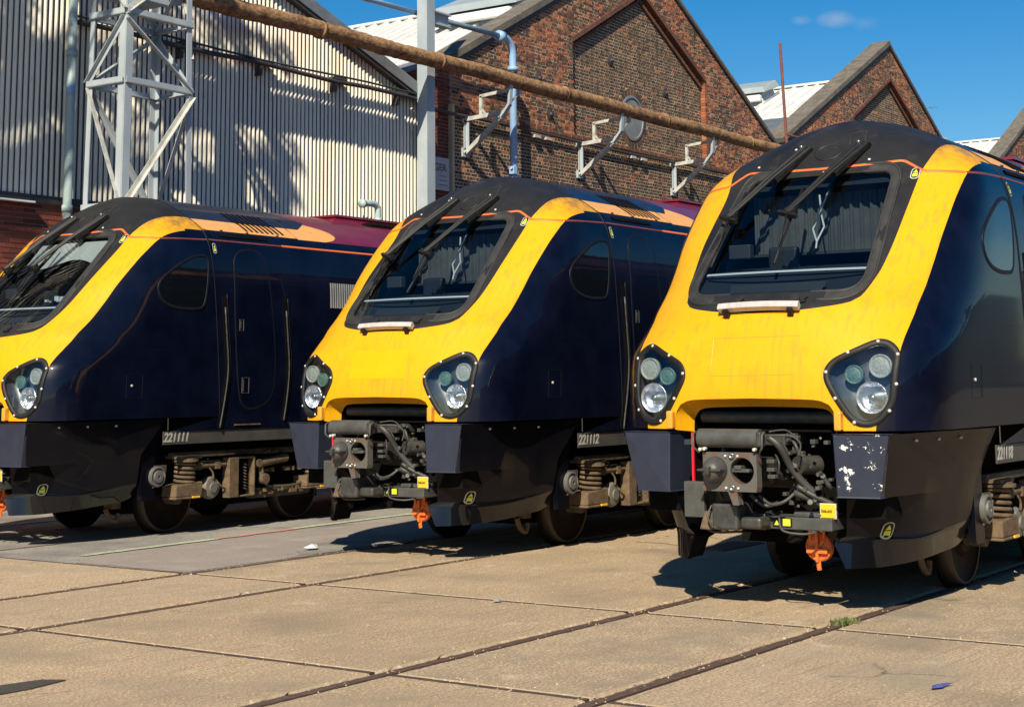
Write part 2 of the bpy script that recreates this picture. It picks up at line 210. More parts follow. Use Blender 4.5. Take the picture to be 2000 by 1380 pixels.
# ------------------------------------------------------------ mesh helpers
class MB:
    def __init__(s): s.v = []; s.f = []; s.m = []
    def add(s, vs, fs, mi=0):
        b = len(s.v); s.v += [tuple(map(float, q)) for q in vs]; s.f += [tuple(b+i for i in f) for f in fs]; s.m += [mi]*len(fs); return s
    def box(s, x0, x1, y0, y1, z0, z1, mi=0):
        return s.add([(x0, y0, z0), (x1, y0, z0), (x1, y1, z0), (x0, y1, z0), (x0, y0, z1), (x1, y0, z1), (x1, y1, z1), (x0, y1, z1)],
                     [(0, 3, 2, 1), (4, 5, 6, 7), (0, 1, 5, 4), (1, 2, 6, 5), (2, 3, 7, 6), (3, 0, 4, 7)], mi)
    def hexa(s, p, mi=0):
        return s.add(p, [(0, 3, 2, 1), (4, 5, 6, 7), (0, 1, 5, 4), (1, 2, 6, 5), (2, 3, 7, 6), (3, 0, 4, 7)], mi)
    def tube(s, path, r, seg=10, mi=0, caps=True, rs=None):
        P = [Vector(p) for p in path]; n = len(P); rings = []; up = None
        for i, p in enumerate(P):
            d = (P[min(i+1, n-1)]-P[max(i-1, 0)]).normalized()
            if up is None:
                up = Vector((0, 0, 1)) if abs(d.z) < .9 else Vector((1, 0, 0))
            a = d.cross(up)
            if a.length < 1e-4: a = d.orthogonal()
            a.normalize(); b = a.cross(d).normalized(); up = b
            rr = rs[i] if rs else r
            rings.append([p+a*(rr*math.cos(t))+b*(rr*math.sin(t)) for t in [2*math.pi*k/seg for k in range(seg)]])
        vs = [q for rg in rings for q in rg]; fs = []
        for i in range(n-1):
            for k in range(seg):
                k2 = (k+1) % seg; fs.append((i*seg+k, i*seg+k2, (i+1)*seg+k2, (i+1)*seg+k))
        if caps: fs.append(tuple(range(seg-1, -1, -1))); fs.append(tuple((n-1)*seg+k for k in range(seg)))
        return s.add(vs, fs, mi)
    def bar(s, p0, p1, w, h, up=(0, 0, 1), mi=0):
        p0 = Vector(p0); p1 = Vector(p1); d = (p1-p0).normalized(); u = Vector(up); a = d.cross(u)
        if a.length < 1e-3: a = d.cross(Vector((1, 0, 0)))
        a.normalize(); b = a.cross(d).normalized(); a *= w/2; b *= h/2
        return s.hexa([p0-a-b, p0+a-b, p1+a-b, p1-a-b, p0-a+b, p0+a+b, p1+a+b, p1-a+b], mi)
    def prism(s, poly, fn0, fn1, mi=0):
        n = len(poly); vs = [fn0(*q) for q in poly]+[fn1(*q) for q in poly]
        return s.add(vs, [tuple(range(n)), tuple(range(2*n-1, n-1, -1))]+[(i, (i+1) % n, n+(i+1) % n, n+i) for i in range(n)], mi)
    def lathe(s, c, axis, prof, seg=24, mi=0, caps=True):
        c = Vector(c); ax = Vector(axis).normalized(); a = ax.orthogonal().normalized(); b = ax.cross(a); vs = []; fs = []
        for (r, h) in prof:
            for k in range(seg):
                t = 2*math.pi*k/seg; vs.append(c+ax*h+a*(r*math.cos(t))+b*(r*math.sin(t)))
        for i in range(len(prof)-1):
            for k in range(seg):
                k2 = (k+1) % seg; fs.append((i*seg+k, i*seg+k2, (i+1)*seg+k2, (i+1)*seg+k))
        if caps and prof[0][0] > 1e-4: fs.append(tuple(range(seg-1, -1, -1)))
        if caps and prof[-1][0] > 1e-4: fs.append(tuple((len(prof)-1)*seg+k for k in range(seg)))
        return s.add(vs, fs, mi)
    def build(s, name, mats, parent=None, smooth=False, bevel=0, flip=False, angle=None):
        me = bpy.data.meshes.new(name)
        vs = [(x, -y, z) for x, y, z in s.v] if flip else s.v
        fs = [f[::-1] for f in s.f] if flip else s.f
        me.from_pydata(vs, [], fs)
        for mm in (mats if isinstance(mats, (list, tuple)) else [mats]): me.materials.append(mm)
        if len(set(s.m)) > 1 or (s.m and s.m[0]): me.polygons.foreach_set('material_index', s.m)
        if smooth: me.polygons.foreach_set('use_smooth', [True]*len(fs))
        if angle: me.set_sharp_from_angle(angle=math.radians(angle))
        me.update(); o = bpy.data.objects.new(name, me); C.objects.link(o)
        if parent: o.parent = parent
        if bevel:
            b = o.modifiers.new('bevel', 'BEVEL'); b.width = bevel; b.segments = 2; b.limit_method = 'ANGLE'
        return o
def tag(o, label=None, cat=None, group=None, kind=None):
    if label: o['label'] = label
    if cat: o['category'] = cat
    if group: o['group'] = group
    if kind: o['kind'] = kind
    return o
def empty(name, loc=(0, 0, 0), parent=None):
    o = bpy.data.objects.new(name, None); C.objects.link(o); o.location = loc; o.empty_display_size = .3
    if parent: o.parent = parent
    return o
def copy_tree(o, parent=None):
    c = o.copy(); C.objects.link(c); c.parent = parent
    for ch in o.children: copy_tree(ch, c)
    return c
def text_obj(name, s, size, mtl, parent, loc, rot, shear=0, depth=.001, width=1.0, offset=0.0, align='LEFT'):
    cu = bpy.data.curves.new(name, 'FONT'); cu.body = s; cu.size = size; cu.shear = shear; cu.extrude = depth; cu.offset = offset; cu.align_x = align
    t = bpy.data.objects.new(name, cu); me = bpy.data.meshes.new_from_object(t); bpy.data.objects.remove(t); bpy.data.curves.remove(cu)
    me.name = name; me.materials.clear(); me.materials.append(mtl)
    o = bpy.data.objects.new(name, me); C.objects.link(o); o.parent = parent; o.location = loc; o.rotation_euler = rot; o.scale = (width, 1, 1); return o

# ------------------------------------------------------------ train: cab surface
ZT = np.array([1.335,1.45,1.60,1.76,1.89,1.98,2.10,2.22,2.40,2.615,2.85,3.057,3.25,3.411,3.50,3.60,3.67,3.75,3.82,3.90,3.95,3.98,4.0])
X0 = np.array([.055,.058,.062,.085,.125,.152,.192,.255,.435,.655,.890,1.115,1.325,1.475,1.545,1.63,1.695,1.775,1.87,2.00,2.11,2.19,2.28])
AT = np.array([.055,.055,.055,.055,.055,.075,.12,.15,.15,.15,.15,.15,.15,.14,.13,.11,.10,.10,.10,.08,.05,.02,0])
LT = np.array([1.0,1.0,1.0,1.0,1.0,1.05,1.1,1.13,1.17,1.2,1.2,1.1,.95,.88,.85,.78,.72,.66,.6,.45,.35,.25,.15])
NT = np.array([5,5,5,5,5,4.8,4.35,4.1,4.1,4.6,5.8,7.0,7.9,7.2,5.6,4.2,3.5,3.0,2.6,2.3,2.1,2,2])
WZ = np.array([1.335,1.7,2.3,2.8,3.1,3.3,3.41,3.526,3.6,3.694,3.76,3.824,3.88,3.93,3.97,3.99,4.0])
WW = np.array([1.315,1.33,1.34,1.335,1.315,1.28,1.24,1.165,1.07,.92,.80,.69,.565,.43,.285,.165,.001])
def pch(xs, ys, x):
    h = np.diff(xs); d = np.diff(ys)/h; m = np.zeros_like(ys)
    m[1:-1] = np.where(d[1:]*d[:-1] > 0, 2*d[1:]*d[:-1]/(d[1:]+d[:-1]+1e-30), 0); m[0] = d[0]; m[-1] = d[-1]
    x = np.clip(x, xs[0], xs[-1]); i = np.clip(np.searchsorted(xs, x)-1, 0, len(xs)-2); t = (x-xs[i])/h[i]; t2 = t*t; t3 = t2*t
    return (2*t3-3*t2+1)*ys[i]+(t3-2*t2+t)*h[i]*m[i]+(3*t2-2*t3)*ys[i+1]+(t3-t2)*h[i]*m[i+1]
def half_w(z): return pch(WZ, WW, np.asarray(z, float))
def seam_x(z): return 2.50+np.maximum(0, 3.4-np.asarray(z, float))*.09
def F(m, z):
    m = np.asarray(m, float); z = np.asarray(z, float); w_ = half_w(z); q = np.clip(np.abs(m)/w_, 0, 1); n = pch(ZT, NT, z)
    return pch(ZT, X0, z)+pch(ZT, AT, z)*m*m+pch(ZT, LT, z)*(1-(1-q**n)**(1/n))
def FN(m, z, e=.004):
    fm = (F(m+e, z)-F(m-e, z))/(2*e); fz = (F(m, z+e)-F(m, z-e))/(2*e)
    n = np.stack([-np.ones_like(fm), fm, fz], -1); return n/np.linalg.norm(n, axis=-1, keepdims=True)
def SP(m, z, h=0.):
    m = np.asarray(m, float); z = np.asarray(z, float); return np.stack([F(m, z), m, z], -1)+FN(m, z)*h
def side_m(x, z):                       # lateral place of the skin at (x, z)
    x = np.asarray(x, float); z = np.asarray(z, float); w_ = half_w(z); lo = 0*w_+0*x; hi = w_+0*x
    for _ in range(36):
        md = (lo+hi)/2; c = F(md, z) > x; hi = np.where(c, md, hi); lo = np.where(c, lo, md)
    return np.where(F(w_, z) < x, w_, lo)
def SS(x, z, h=0.):
    x = np.asarray(x, float); z = np.asarray(z, float); e = .004
    m = side_m(x, z); mx = (side_m(x+e, z)-side_m(x-e, z))/(2*e); mz = (side_m(x, z+e)-side_m(x, z-e))/(2*e)
    n = np.stack([-mx, np.ones_like(m), -mz], -1); n /= np.linalg.norm(n, axis=-1, keepdims=True)
    return np.stack([x+0*m, m, z+0*m], -1)+n*h
def sdf(poly, P):
    P = np.asarray(P, float); A = np.array(poly, float); B = np.roll(A, -1, 0); d = np.full(len(P), 1e9); ins = np.zeros(len(P), bool)
    for a, b in zip(A, B):
        e = b-a; wv = P-a; t = np.clip((wv@e)/(e@e+1e-12), 0, 1); q = wv-t[:, None]*e; d = np.minimum(d, np.hypot(q[:, 0], q[:, 1]))
        c = ((a[1] > P[:, 1]) != (b[1] > P[:, 1])); xx = a[0]+(P[:, 1]-a[1])*(b[0]-a[0])/(b[1]-a[1]+1e-12); ins ^= c & (P[:, 0] < xx)
    return np.where(ins, d, -d)
def split(V, Fs, Ms, g, act):
    """cut faces along g = 0; act(material) gives the material on the positive side (None leaves)"""
    V = list(map(tuple, V)); g = list(g); oF = []; oM = []; cache = {}
    def cut(i, j):
        k = (i, j) if i < j else (j, i)
        if k not in cache:
            t = g[k[0]]/(g[k[0]]-g[k[1]]); t = min(max(t, 0), 1)
            V.append(tuple(V[k[0]][c]+(V[k[1]][c]-V[k[0]][c])*t for c in range(3))); cache[k] = len(V)-1
        return cache[k]
    for f, m in zip(Fs, Ms):
        s = [g[i] > 0 for i in f]
        if all(s): oF.append(f); oM.append(act(m)); continue
        if not any(s): oF.append(f); oM.append(m); continue
        pos = []; neg = []; n = len(f)
        for k in range(n):
            i, j = f[k], f[(k+1) % n]
            (pos if s[k] else neg).append(i)
            if s[k] != s[(k+1) % n]: c = cut(i, j); pos.append(c); neg.append(c)
        if len(pos) > 2: oF.append(tuple(pos)); oM.append(act(m))
        if len(neg) > 2: oF.append(tuple(neg)); oM.append(m)
    return np.array(V), oF, oM
def smooth_poly(P, k=6, closed=True):
    P = [np.array(p, float) for p in P]; n = len(P); out = []
    rngk = range(n) if closed else range(n-1)
    for i in rngk:
        p0 = P[(i-1) % n] if closed or i > 0 else P[i]; p1 = P[i]; p2 = P[(i+1) % n]; p3 = P[(i+2) % n] if closed or i+2 < n else P[(i+1) % n]
        for s in range(k):
            t = s/k; out.append(.5*((2*p1)+(-p0+p2)*t+(2*p0-5*p1+4*p2-p3)*t*t+(-p0+3*p1-3*p2+p3)*t**3))
    if not closed: out.append(P[-1])
    return np.array(out)
def round_poly(P, rads, k=6):
    out = []; n = len(P)
    for i in range(n):
        a, b, c = (np.array(P[(i+d) % n], float) for d in (-1, 0, 1)); r = rads[i]
        p = b+(a-b)/np.linalg.norm(a-b)*r; q = b+(c-b)/np.linalg.norm(c-b)*r
        for s in range(k+1):
            t = s/k; out.append((1-t)**2*p+2*t*(1-t)*b+t*t*q)
    return np.array(out)
BLACK = [(0,2.228),(.305,2.239),(.537,2.264),(.68,2.292),(.745,2.335),(.775,2.40),(.805,2.49),(.826,2.576),(.852,2.798),(.858,3.03),(.860,3.275),(.874,3.406),(.900,3.501),(.911,3.576),(.905,3.69),(.905,4.2),(-.2,4.2),(-.2,2.228)]
BLACK = list(map(tuple, smooth_poly(BLACK[:15], 4, False)))+BLACK[15:]
YELLOW = [(.952,1.2),(.955,1.37),(.99,1.44),(1.09,1.7),(1.107,1.939),(1.113,2.064),(1.128,2.305),(1.140,2.573),(1.163,2.935),(1.172,3.136),(1.182,3.297),(1.188,3.38),(1.192,3.44),(1.186,3.49),(1.168,3.52),(1.14,3.545)]
YELLOW = list(map(tuple, smooth_poly(YELLOW, 4, False)))+[(1.35,3.548),(1.35,4.2),(-.3,4.2),(-.3,1.2)]
ARCH = [(.672,1.2),(.672,1.43),(.645,1.50),(.60,1.543),(.52,1.56),(.39,1.566),(0,1.572)]; ARCH = ARCH+[(-a, b) for a, b in ARCH[-2::-1]]
HLO = [(.945,2.0),(.99,2.0),(1.04,1.98),(1.085,1.94),(1.112,1.89),(1.113,1.83),(1.106,1.741),(1.097,1.6),(1.08,1.527),(1.043,1.46),(.99,1.398),(.931,1.369),(.878,1.363),(.823,1.375),(.774,1.406),(.72,1.471),(.665,1.557),(.619,1.637),(.588,1.70),(.580,1.752),(.594,1.803),(.632,1.852),(.693,1.889),(.812,1.945),(.895,1.984)]
HLI = [(.963,1.951),(1.016,1.942),(1.056,1.907),(1.066,1.855),(1.062,1.741),(1.053,1.628),(1.031,1.544),(.993,1.482),(.949,1.443),(.901,1.423),(.858,1.426),(.815,1.449),(.782,1.483),(.728,1.556),(.677,1.636),(.638,1.711),(.634,1.751),(.652,1.795),(.693,1.829),(.754,1.859),(.837,1.887),(.913,1.932)]
HLO = smooth_poly(HLO, 3)
GLASS = round_poly([(-.735, 2.385), (.735, 2.385), (.645, 3.425), (-.645, 3.425)], [.17, .17, .10, .10], 8)
def offset_poly(P, d):
    P = np.asarray(P); a = np.roll(P, 1, 0); b = np.roll(P, -1, 0); t = b-a; t /= np.linalg.norm(t, axis=1, keepdims=True)+1e-9
    n = np.stack([t[:, 1], -t[:, 0]], 1); area = .5*np.sum(P[:, 0]*b[:, 1]-b[:, 0]*P[:, 1])
    return P+n*d*(1 if area > 0 else -1)
def resamp(P, n):
    P = np.asarray(P, float); P = np.vstack([P, P[:1]]); L = np.r_[0, np.cumsum(np.linalg.norm(np.diff(P, axis=0), axis=1))]; t = np.linspace(0, L[-1], n, endpoint=False); return np.stack([np.interp(t, L, P[:, 0]), np.interp(t, L, P[:, 1])], 1)
HLI = offset_poly(resamp(HLO, 72), -.040)
def dens(P, st=.03):
    out = []
    for i in range(len(P)):
        p, q = np.array(P[i], float), np.array(P[(i+1) % len(P)], float); n = max(1, int(np.linalg.norm(q-p)/st))
        out += [p+(q-p)*k/n for k in range(n)]
    return np.array(out)
def band_rows(rows, closed=True):
    vs = []; fs = []; n = len(rows[0])
    for r in rows: vs += [tuple(p) for p in r]
    for i in range(len(rows)-1):
        for k in range(n if closed else n-1):
            k2 = (k+1) % n; fs.append((i*n+k, i*n+k2, (i+1)*n+k2, (i+1)*n+k))
    return vs, fs
def band(P, din, dout, h, surf, base=-.004, round_=True):
    """a raised band along a closed outline lying on the skin"""
    prof = [(dout, base), (dout, h*.6), (dout-.25*(dout-din), h), (din+.25*(dout-din), h), (din, h*.6), (din, base-.01)]
    rows = []
    for d, hh in prof:
        Q = offset_poly(P, d) if abs(d) > 1e-6 else np.asarray(P); rows.append(surf(Q[:, 0], Q[:, 1], hh))
    return band_rows(rows)
def strip(path, wdt, h, surf):
    """a flat strip of paint or tape along an open path on the skin"""
    P = np.asarray(path, float); t = np.gradient(P, axis=0); t /= np.linalg.norm(t, axis=1, keepdims=True); n = np.stack([-t[:, 1], t[:, 0]], 1)*wdt/2
    A = P+n; B = P-n; return band_rows([surf(A[:, 0], A[:, 1], -.003), surf(A[:, 0], A[:, 1], h), surf(B[:, 0], B[:, 1], h), surf(B[:, 0], B[:, 1], -.003)], False)
def fill_on(P, h, surf, inset=4):
    """a patch on the skin inside an outline: rings towards the middle"""
    c = P.mean(0); rows = []
    for k in range(inset+1):
        s = 1-k/inset*.999; Q = c+(P-c)*s; rows.append(surf(Q[:, 0], Q[:, 1], h))
    return band_rows(rows)

def cab_shell(root):
    zs = np.concatenate([np.linspace(1.335, 3.3, 56), np.linspace(3.33, 3.93, 25), [3.945, 3.957, 3.967, 3.976, 3.984, 3.991, 3.996, 4.0]])
    u = np.linspace(0, 1, 46); rows = []
    for z in zs:
        n = float(pch(ZT, NT, z)); w_ = float(half_w(z)); a = float(pch(ZT, AT, z)); L = float(pch(ZT, LT, z)); x0 = float(pch(ZT, X0, z))
        pw = n/2; s = u**pw/(u**pw+(1-u)**pw+1e-12); th = s*math.pi/2; th[-1] = math.pi/2; th[0] = 0
        m = w_*np.sin(th)**(2/n); xx = x0+a*m*m+L*(1-np.clip(np.cos(th), 0, 1)**(2/n))
        xe = float(seam_x(z)); ex = np.linspace(xx[-1], max(xe, xx[-1]), 15)[1:]
        X = np.concatenate([xx, ex]); Y = np.concatenate([m, np.full(14, w_)])
        rows.append(np.concatenate([np.stack([X[::-1], -Y[::-1], np.full(60, z)], 1), np.stack([X[1:], Y[1:], np.full(59, z)], 1)]))
    vs, fs = band_rows(rows, False); V = np.array(vs); Ms = [0]*len(fs)
    fa = lambda V: np.stack([np.abs(V[:, 1]), V[:, 2]], 1); fs_ = fs
    V, fs_, Ms = split(V, fs_, Ms, sdf(YELLOW, fa(V)), lambda m: 1)
    V, fs_, Ms = split(V, fs_, Ms, sdf(BLACK, fa(V)), lambda m: 2)
    G = lambda V: sdf(GLASS, V[:, 1:3]); front = lambda V: np.where(V[:, 0] < 1.6, 1, -1)
    V, fs_, Ms = split(V, fs_, Ms, G(V), lambda m: 7 if m == 2 else m)
    V, fs_, Ms = split(V, fs_, Ms, sdf(ARCH, V[:, 1:3]), lambda m: 8 if m == 1 else m)
    V, fs_, Ms = split(V, fs_, Ms, sdf(HLI, fa(V)), lambda m: 9 if m < 7 else m)
    b = MB(); keep = [(f, m) for f, m in zip(fs_, Ms) if m < 7]
    used = sorted({i for f, _ in keep for i in f}); mp = {i: k for k, i in enumerate(used)}
    b.v = [tuple(V[i]) for i in used]; b.f = [tuple(mp[i] for i in f) for f, _ in keep]; b.m = [m for _, m in keep]
    b.build('cab_shell', [M['navy'], M['yellow'], M['black_top']], root, True, flip=True)
    gl = [f for f, m in zip(fs_, Ms) if m == 7]; used = sorted({i for f in gl for i in f}); mp = {i: k for k, i in enumerate(used)}
    Q = V[used]; Q = Q-FN(Q[:, 1], Q[:, 2])*.010
    g = MB(); g.v = [tuple(q) for q in Q]; g.f = [tuple(mp[i] for i in f) for f in gl]; g.m = [0]*len(gl)
    ws = g.build('windscreen', M['glass'], root, True, flip=True)
    b = MB(); b.add(*band(GLASS, -.004, .078, .012, SP)); b.add(*band(GLASS, .060, .082, .018, SP)); b.add(*band(GLASS, -.006, .014, .016, SP))
    b.build('windscreen_gasket', M['rubber'], root, True, flip=True)
    # seam between cab and coach body
    zz = np.concatenate([np.linspace(1.335, 3.3, 40), np.linspace(3.32, 3.995, 30)])
    pth = [(float(seam_x(z))-.004, float(side_m(seam_x(z)-.01, z))+.001, z) for z in zz]
    pth = pth+[(p[0], -p[1], p[2]) for p in pth[::-1]]
    MB().tube(pth, .007, 6).build('body_seam', M['seal'], root, True, flip=True)
    # orange lining across the cab
    line = [(0,3.487),(.331,3.493),(.586,3.505),(.701,3.509),(.777,3.472),(.890,3.408),(1.0,3.398),(1.10,3.392),(1.175,3.388)]
    line = smooth_poly(line, 5, False); line = np.concatenate([line[::-1]*[-1, 1], line[1:]])
    MB().add(*strip(line, .019, .0025, SP)).build('orange_line', M['orange'], root, True, flip=True)
    for s in (1, -1):
        zs_ = np.linspace(1.78, 2.49, 14); pts = np.stack([zs_, 3.388+(zs_-1.78)*.037], 1)
        sf = lambda x, z, h: SS(x, z, h)*[1, s, 1]
        MB().add(*strip(pts, .019, .0025, sf)).build('orange_line', M['orange_dull'], root, True, flip=True)
        pts = np.stack([np.linspace(2.52, 3.8, 10), np.full(10, 3.417)], 1)
        MB().add(*strip(pts, .019, .0025, sf)).build('orange_line', M['orange_dull'], root, True, flip=True)
        pts = np.stack([np.linspace(3.805, 22.9, 20), np.full(20, 3.419)], 1)
        MB().add(*strip(pts, .026, .003, sf)).build('orange_line', M['orange'], root, True, flip=True)
def octo(cx, cz, wx, hz):       # rounded label outline
    return round_poly([(cx-wx, cz-hz), (cx+wx, cz-hz), (cx+wx, cz+hz), (cx-wx, cz+hz)], [wx*.9]*4, 4)
def warning_label(root, cx, cz, wx, hz, surf):
    P = octo(cx, cz, wx, hz)
    e = MB().add(*fill_on(P, .002, surf, 2)).build('warning_label', M['label_grey'], root, flip=True)
    P2 = octo(cx, cz, wx*.8, hz*.87); MB().add(*fill_on(P2, .0035, surf, 2)).build('label_ground', M['black'], e, flip=True)
    t = MB(); T3 = np.array([(cx-wx*.5, cz+hz*.08), (cx+wx*.5, cz+hz*.08), (cx, cz+hz*.68)]); t.add(*fill_on(T3, .005, surf, 2))
    R = np.array([(cx-wx*.55, cz-hz*.62), (cx+wx*.55, cz-hz*.62), (cx+wx*.55, cz-hz*.04), (cx-wx*.55, cz-hz*.04)]); t.add(*fill_on(R, .005, surf, 2))
    t.build('label_symbol', M['label_yellow'], e, flip=True)

def headlight(root, s):
    sf = lambda m, z, h: SP(m, z, h)*[1, s, 1]
    b = MB().add(*band(HLI, -.004, .045, .010, sf)); 
    # outer rim follows the wider outline
    n = 72; 
    A = resamp(HLO, n)
    B = offset_poly(A, -.047)
    b = MB().add(*band_rows([sf(A[:, 0], A[:, 1], -.006), sf(A[:, 0], A[:, 1], .010), sf((A[:, 0]*.85+B[:, 0]*.15), (A[:, 1]*.85+B[:, 1]*.15), .014), sf(B[:, 0], B[:, 1], .014), sf(B[:, 0], B[:, 1], -.01)]))
    h = b.build('headlight', M['black'], root, True, flip=True)
    MB().add(*fill_on(HLI*1.0, .006, sf, 6)).build('lens_cover', M['cover'], h, True, flip=True)
    c = HLI.mean(0); rows = []
    for k, (sc, dx) in enumerate(((1.03, -.004), (1.02, .05), (.98, .13), (.5, .15), (.001, .15))):
        Q = c+(HLI-c)*sc; p = np.stack([F(Q[:, 0], Q[:, 1])+dx if k < 3 else np.full(len(Q), .0), Q[:, 0]*s, Q[:, 1]], 1)
        if k >= 3: p[:, 0] = F(Q[:, 0], Q[:, 1])+dx
        rows.append(p)
    MB().add(*band_rows(rows)).build('lamp_bowl', M['bowl'], h, True, flip=True)
    d = Vector((-1, .05*s, .02))
    def lamp(name, m, z, r, back, mtl, kind):
        x = float(F(m, z))+back; c0 = (x, m*s, z)
        if kind == 'main':
            o = MB().lathe(c0, d, [(.001, -.065), (r*.35, -.06), (r*.75, -.03), (r, .01), (r*1.04, .018), (r*1.04, .0), (r*1.0, -.02)], 36).build(name, M['chrome'], h, True, flip=True)
            q = MB(); q.lathe(c0, d, [(r*.99, .006), (r*.8, .014), (r*.45, .020), (.001, .022)], 36); q.build('lamp_glass', M['cover'], o, True, flip=True)
            q = MB(); q.lathe(c0, d, [(r*.22, -.05), (r*.24, .01), (.001, .014)], 16); q.build('bulb_shield', M['steel'], o, True, flip=True)
        else:
            MB().lathe(c0, d, [(r*1.12, -.04), (r*1.12, .008), (r*1.0, .008), (r*.97, .0), (r*.8, .005), (r*.4, .009), (.001, .010)], 30).build(name, mtl, h, True, flip=True)
    lamp('main_lamp', .915, 1.575, .112, .060, None, 'main')
    lamp('marker_lamp', .972, 1.805, .078, .045, M['lens_white'], 'd')
    lamp('signal_lamp', .785, 1.745, .062, .055, M['lens_green'], 'd')
    for (m, z) in ((.951,1.982),(1.093,1.888),(1.092,1.672),(1.045,1.480),(.806,1.396),(.672,1.571),(.600,1.763),(.752,1.905)):
        p = sf(np.array([m]), np.array([z]), .010)[0]; nn = FN(np.array([m]), np.array([z]))[0]*[1, s, 1]
        MB().lathe(p, nn, [(.013, -.006), (.013, .004), (.010, .009), (.001, .011)], 12).build('bolt', M['bolt'], h, True, flip=True)

def wiper(root, top, foot, bottom):
    top = Vector(top); foot = Vector(foot); bottom = Vector(bottom)
    nrm = Vector((-.62, 0, .78)); a = (foot-top).normalized(); sd = a.cross(nrm).normalized()
    w_ = MB()
    for k, o in ((1, .030), (-1, .030)):
        w_.tube([top+sd*(o*k)+nrm*.012, top.lerp(foot, .45)+sd*(o*.75*k)+nrm*.03, foot+sd*(o*.35*k)+nrm*.02], .015 if k > 0 else .018, 6)
    w_.bar(top+a*.0-nrm*.005, top+a*.50+nrm*.01, .030, .05, nrm); w_.bar(top+sd*.045, top+a*.46+sd*.040, .028, .04, nrm); w_.bar(top-sd*.045, top+a*.46-sd*.040, .028, .04, nrm)
    w_.bar(top-a*.02-nrm*.02, top+a*.07-nrm*.02, .10, .05, nrm)
    o = w_.build('wiper_arm', M['black'], root, True, flip=True, angle=35)
    MB().lathe(top+a*.035+sd*-.03, nrm, [(.018, 0), (.018, .045), (.010, .05), (.001, .052)], 10).build('pivot_cap', M['steel'], o, True, flip=True)
    f = MB(); f.bar(foot-sd*.10, foot+sd*.10, .03, .04, nrm); f.bar(foot-sd*.05-a*.04, foot+sd*.05-a*.04, .05, .05, nrm); f.lathe(foot, nrm, [(.026, -.03), (.026, .03), (.001, .034)], 10)
    f.build('wiper_joint', M['black'], o, flip=True)
    bl = MB(); bd = (bottom-foot).normalized(); up0 = foot-bd*.40
    def on(p, h): 
        z = min(max(p.z, 2.3), 3.6); q = SP(np.array([p.y]), np.array([z]), h)[0]; return Vector(q)
    pts = [on(foot.lerp(bottom, t), .022) for t in (-.55, -.2, .1, .4, .7, 1.0)]
    bl.tube(pts, .013, 6); pts2 = [p+nrm*.022 for p in pts[1:-1]]; bl.tube([foot]+[pts2[-1]], .008, 6); bl.tube([pts2[0], pts2[1], pts2[-1]], .007, 5)
    bl.build('wiper_blade', M['black'], o, True, flip=True)

def cab_interior(root):
    r = empty('cab_interior', (0, 0, 0), root)
    q = lambda n, b, m, **k: b.build(n, m, r, flip=True, **k)
    q('cab_floor', MB().box(.35, 2.45, -1.2, 1.2, 1.75, 1.80), M['cab'])
    q('cab_back_wall', MB().box(2.40, 2.46, -1.22, 1.22, 1.8, 3.35), M['cab'])
    b = MB()                                                      # dark ceiling under the roof skin
    b.add([(1.62, -.80, 3.42), (1.62, .80, 3.42), (2.44, .95, 3.46), (2.44, -.95, 3.46), (1.53, -.72, 3.33), (1.53, .72, 3.33)], [(0, 1, 2, 3), (4, 5, 1, 0)]); q('cab_ceiling', b, M['cab'])
    for s in (1, -1):
        b = MB(); b.add([(.95, .70*s, 2.35), (2.40, 1.15*s, 2.2), (2.40, 1.12*s, 3.36), (1.72, .78*s, 3.34), (1.30, .72*s, 2.95)], [(0, 1, 2, 3, 4)]); q('cab_side_lining', b, M['cab'])
    # pleated curtain hung across the cab
    n = 150; v = []; b = MB(); ys = np.linspace(-.72, .66, n)
    for z in (2.80, 3.30):
        for i, y in enumerate(ys): v.append((1.72+.022*math.sin(i*.62)+.012*math.sin(i*1.31+1), y, z))
    b.add(v, [(i, i+1, n+i+1, n+i) for i in range(n-1)]); q('curtain', b, M['curtain'], smooth=True)
    q('curtain_hem', MB().box(1.69, 1.76, -.74, .68, 2.775, 2.80), M['cab_grey'])
    # desk and display behind the glass
    b = MB(); b.hexa([(.80, -.78, 2.55), (.80, .78, 2.55), (1.7, .95, 2.62), (1.7, -.95, 2.62), (.83, -.78, 2.585), (.83, .78, 2.585), (1.7, .95, 2.68), (1.7, -.95, 2.68)]); q('driver_desk', b, M['cab'])
    b = MB(); b.add([(.55, -.76, 2.34), (.55, .76, 2.34), (.84, .78, 2.56), (.84, -.78, 2.56)], [(0, 1, 2, 3)]); q('desk_front', b, M['cab'])
    b = MB(); e = [(-.72, 2.590), (.72, 2.612)]
    P = np.array([(m, 2.595) for m in np.linspace(-.705, .705, 20)]); b.add(*strip(P, .016, .0, lambda m, z, h: SP(m, z, h-.035))); q('desk_edge_strip', b, M['white_line'])
    P = dens([(-.40, 2.425), (.40, 2.425), (.42, 2.515), (-.42, 2.515)]); b = MB(); b.add(*fill_on(P, 0, lambda m, z, h: SP(m, z, h-.06), 2)); q('display_panel', b, M['cab_grey'])
    # driver seat and monitor
    q('seat_back', MB().box(1.50, 1.58, -.50, -.22, 2.45, 2.84), M['cab'], bevel=.03)
    q('monitor', MB().box(1.08, 1.16, -.66, -.46, 2.72, 2.84), M['cab_grey'], bevel=.01)
    return r
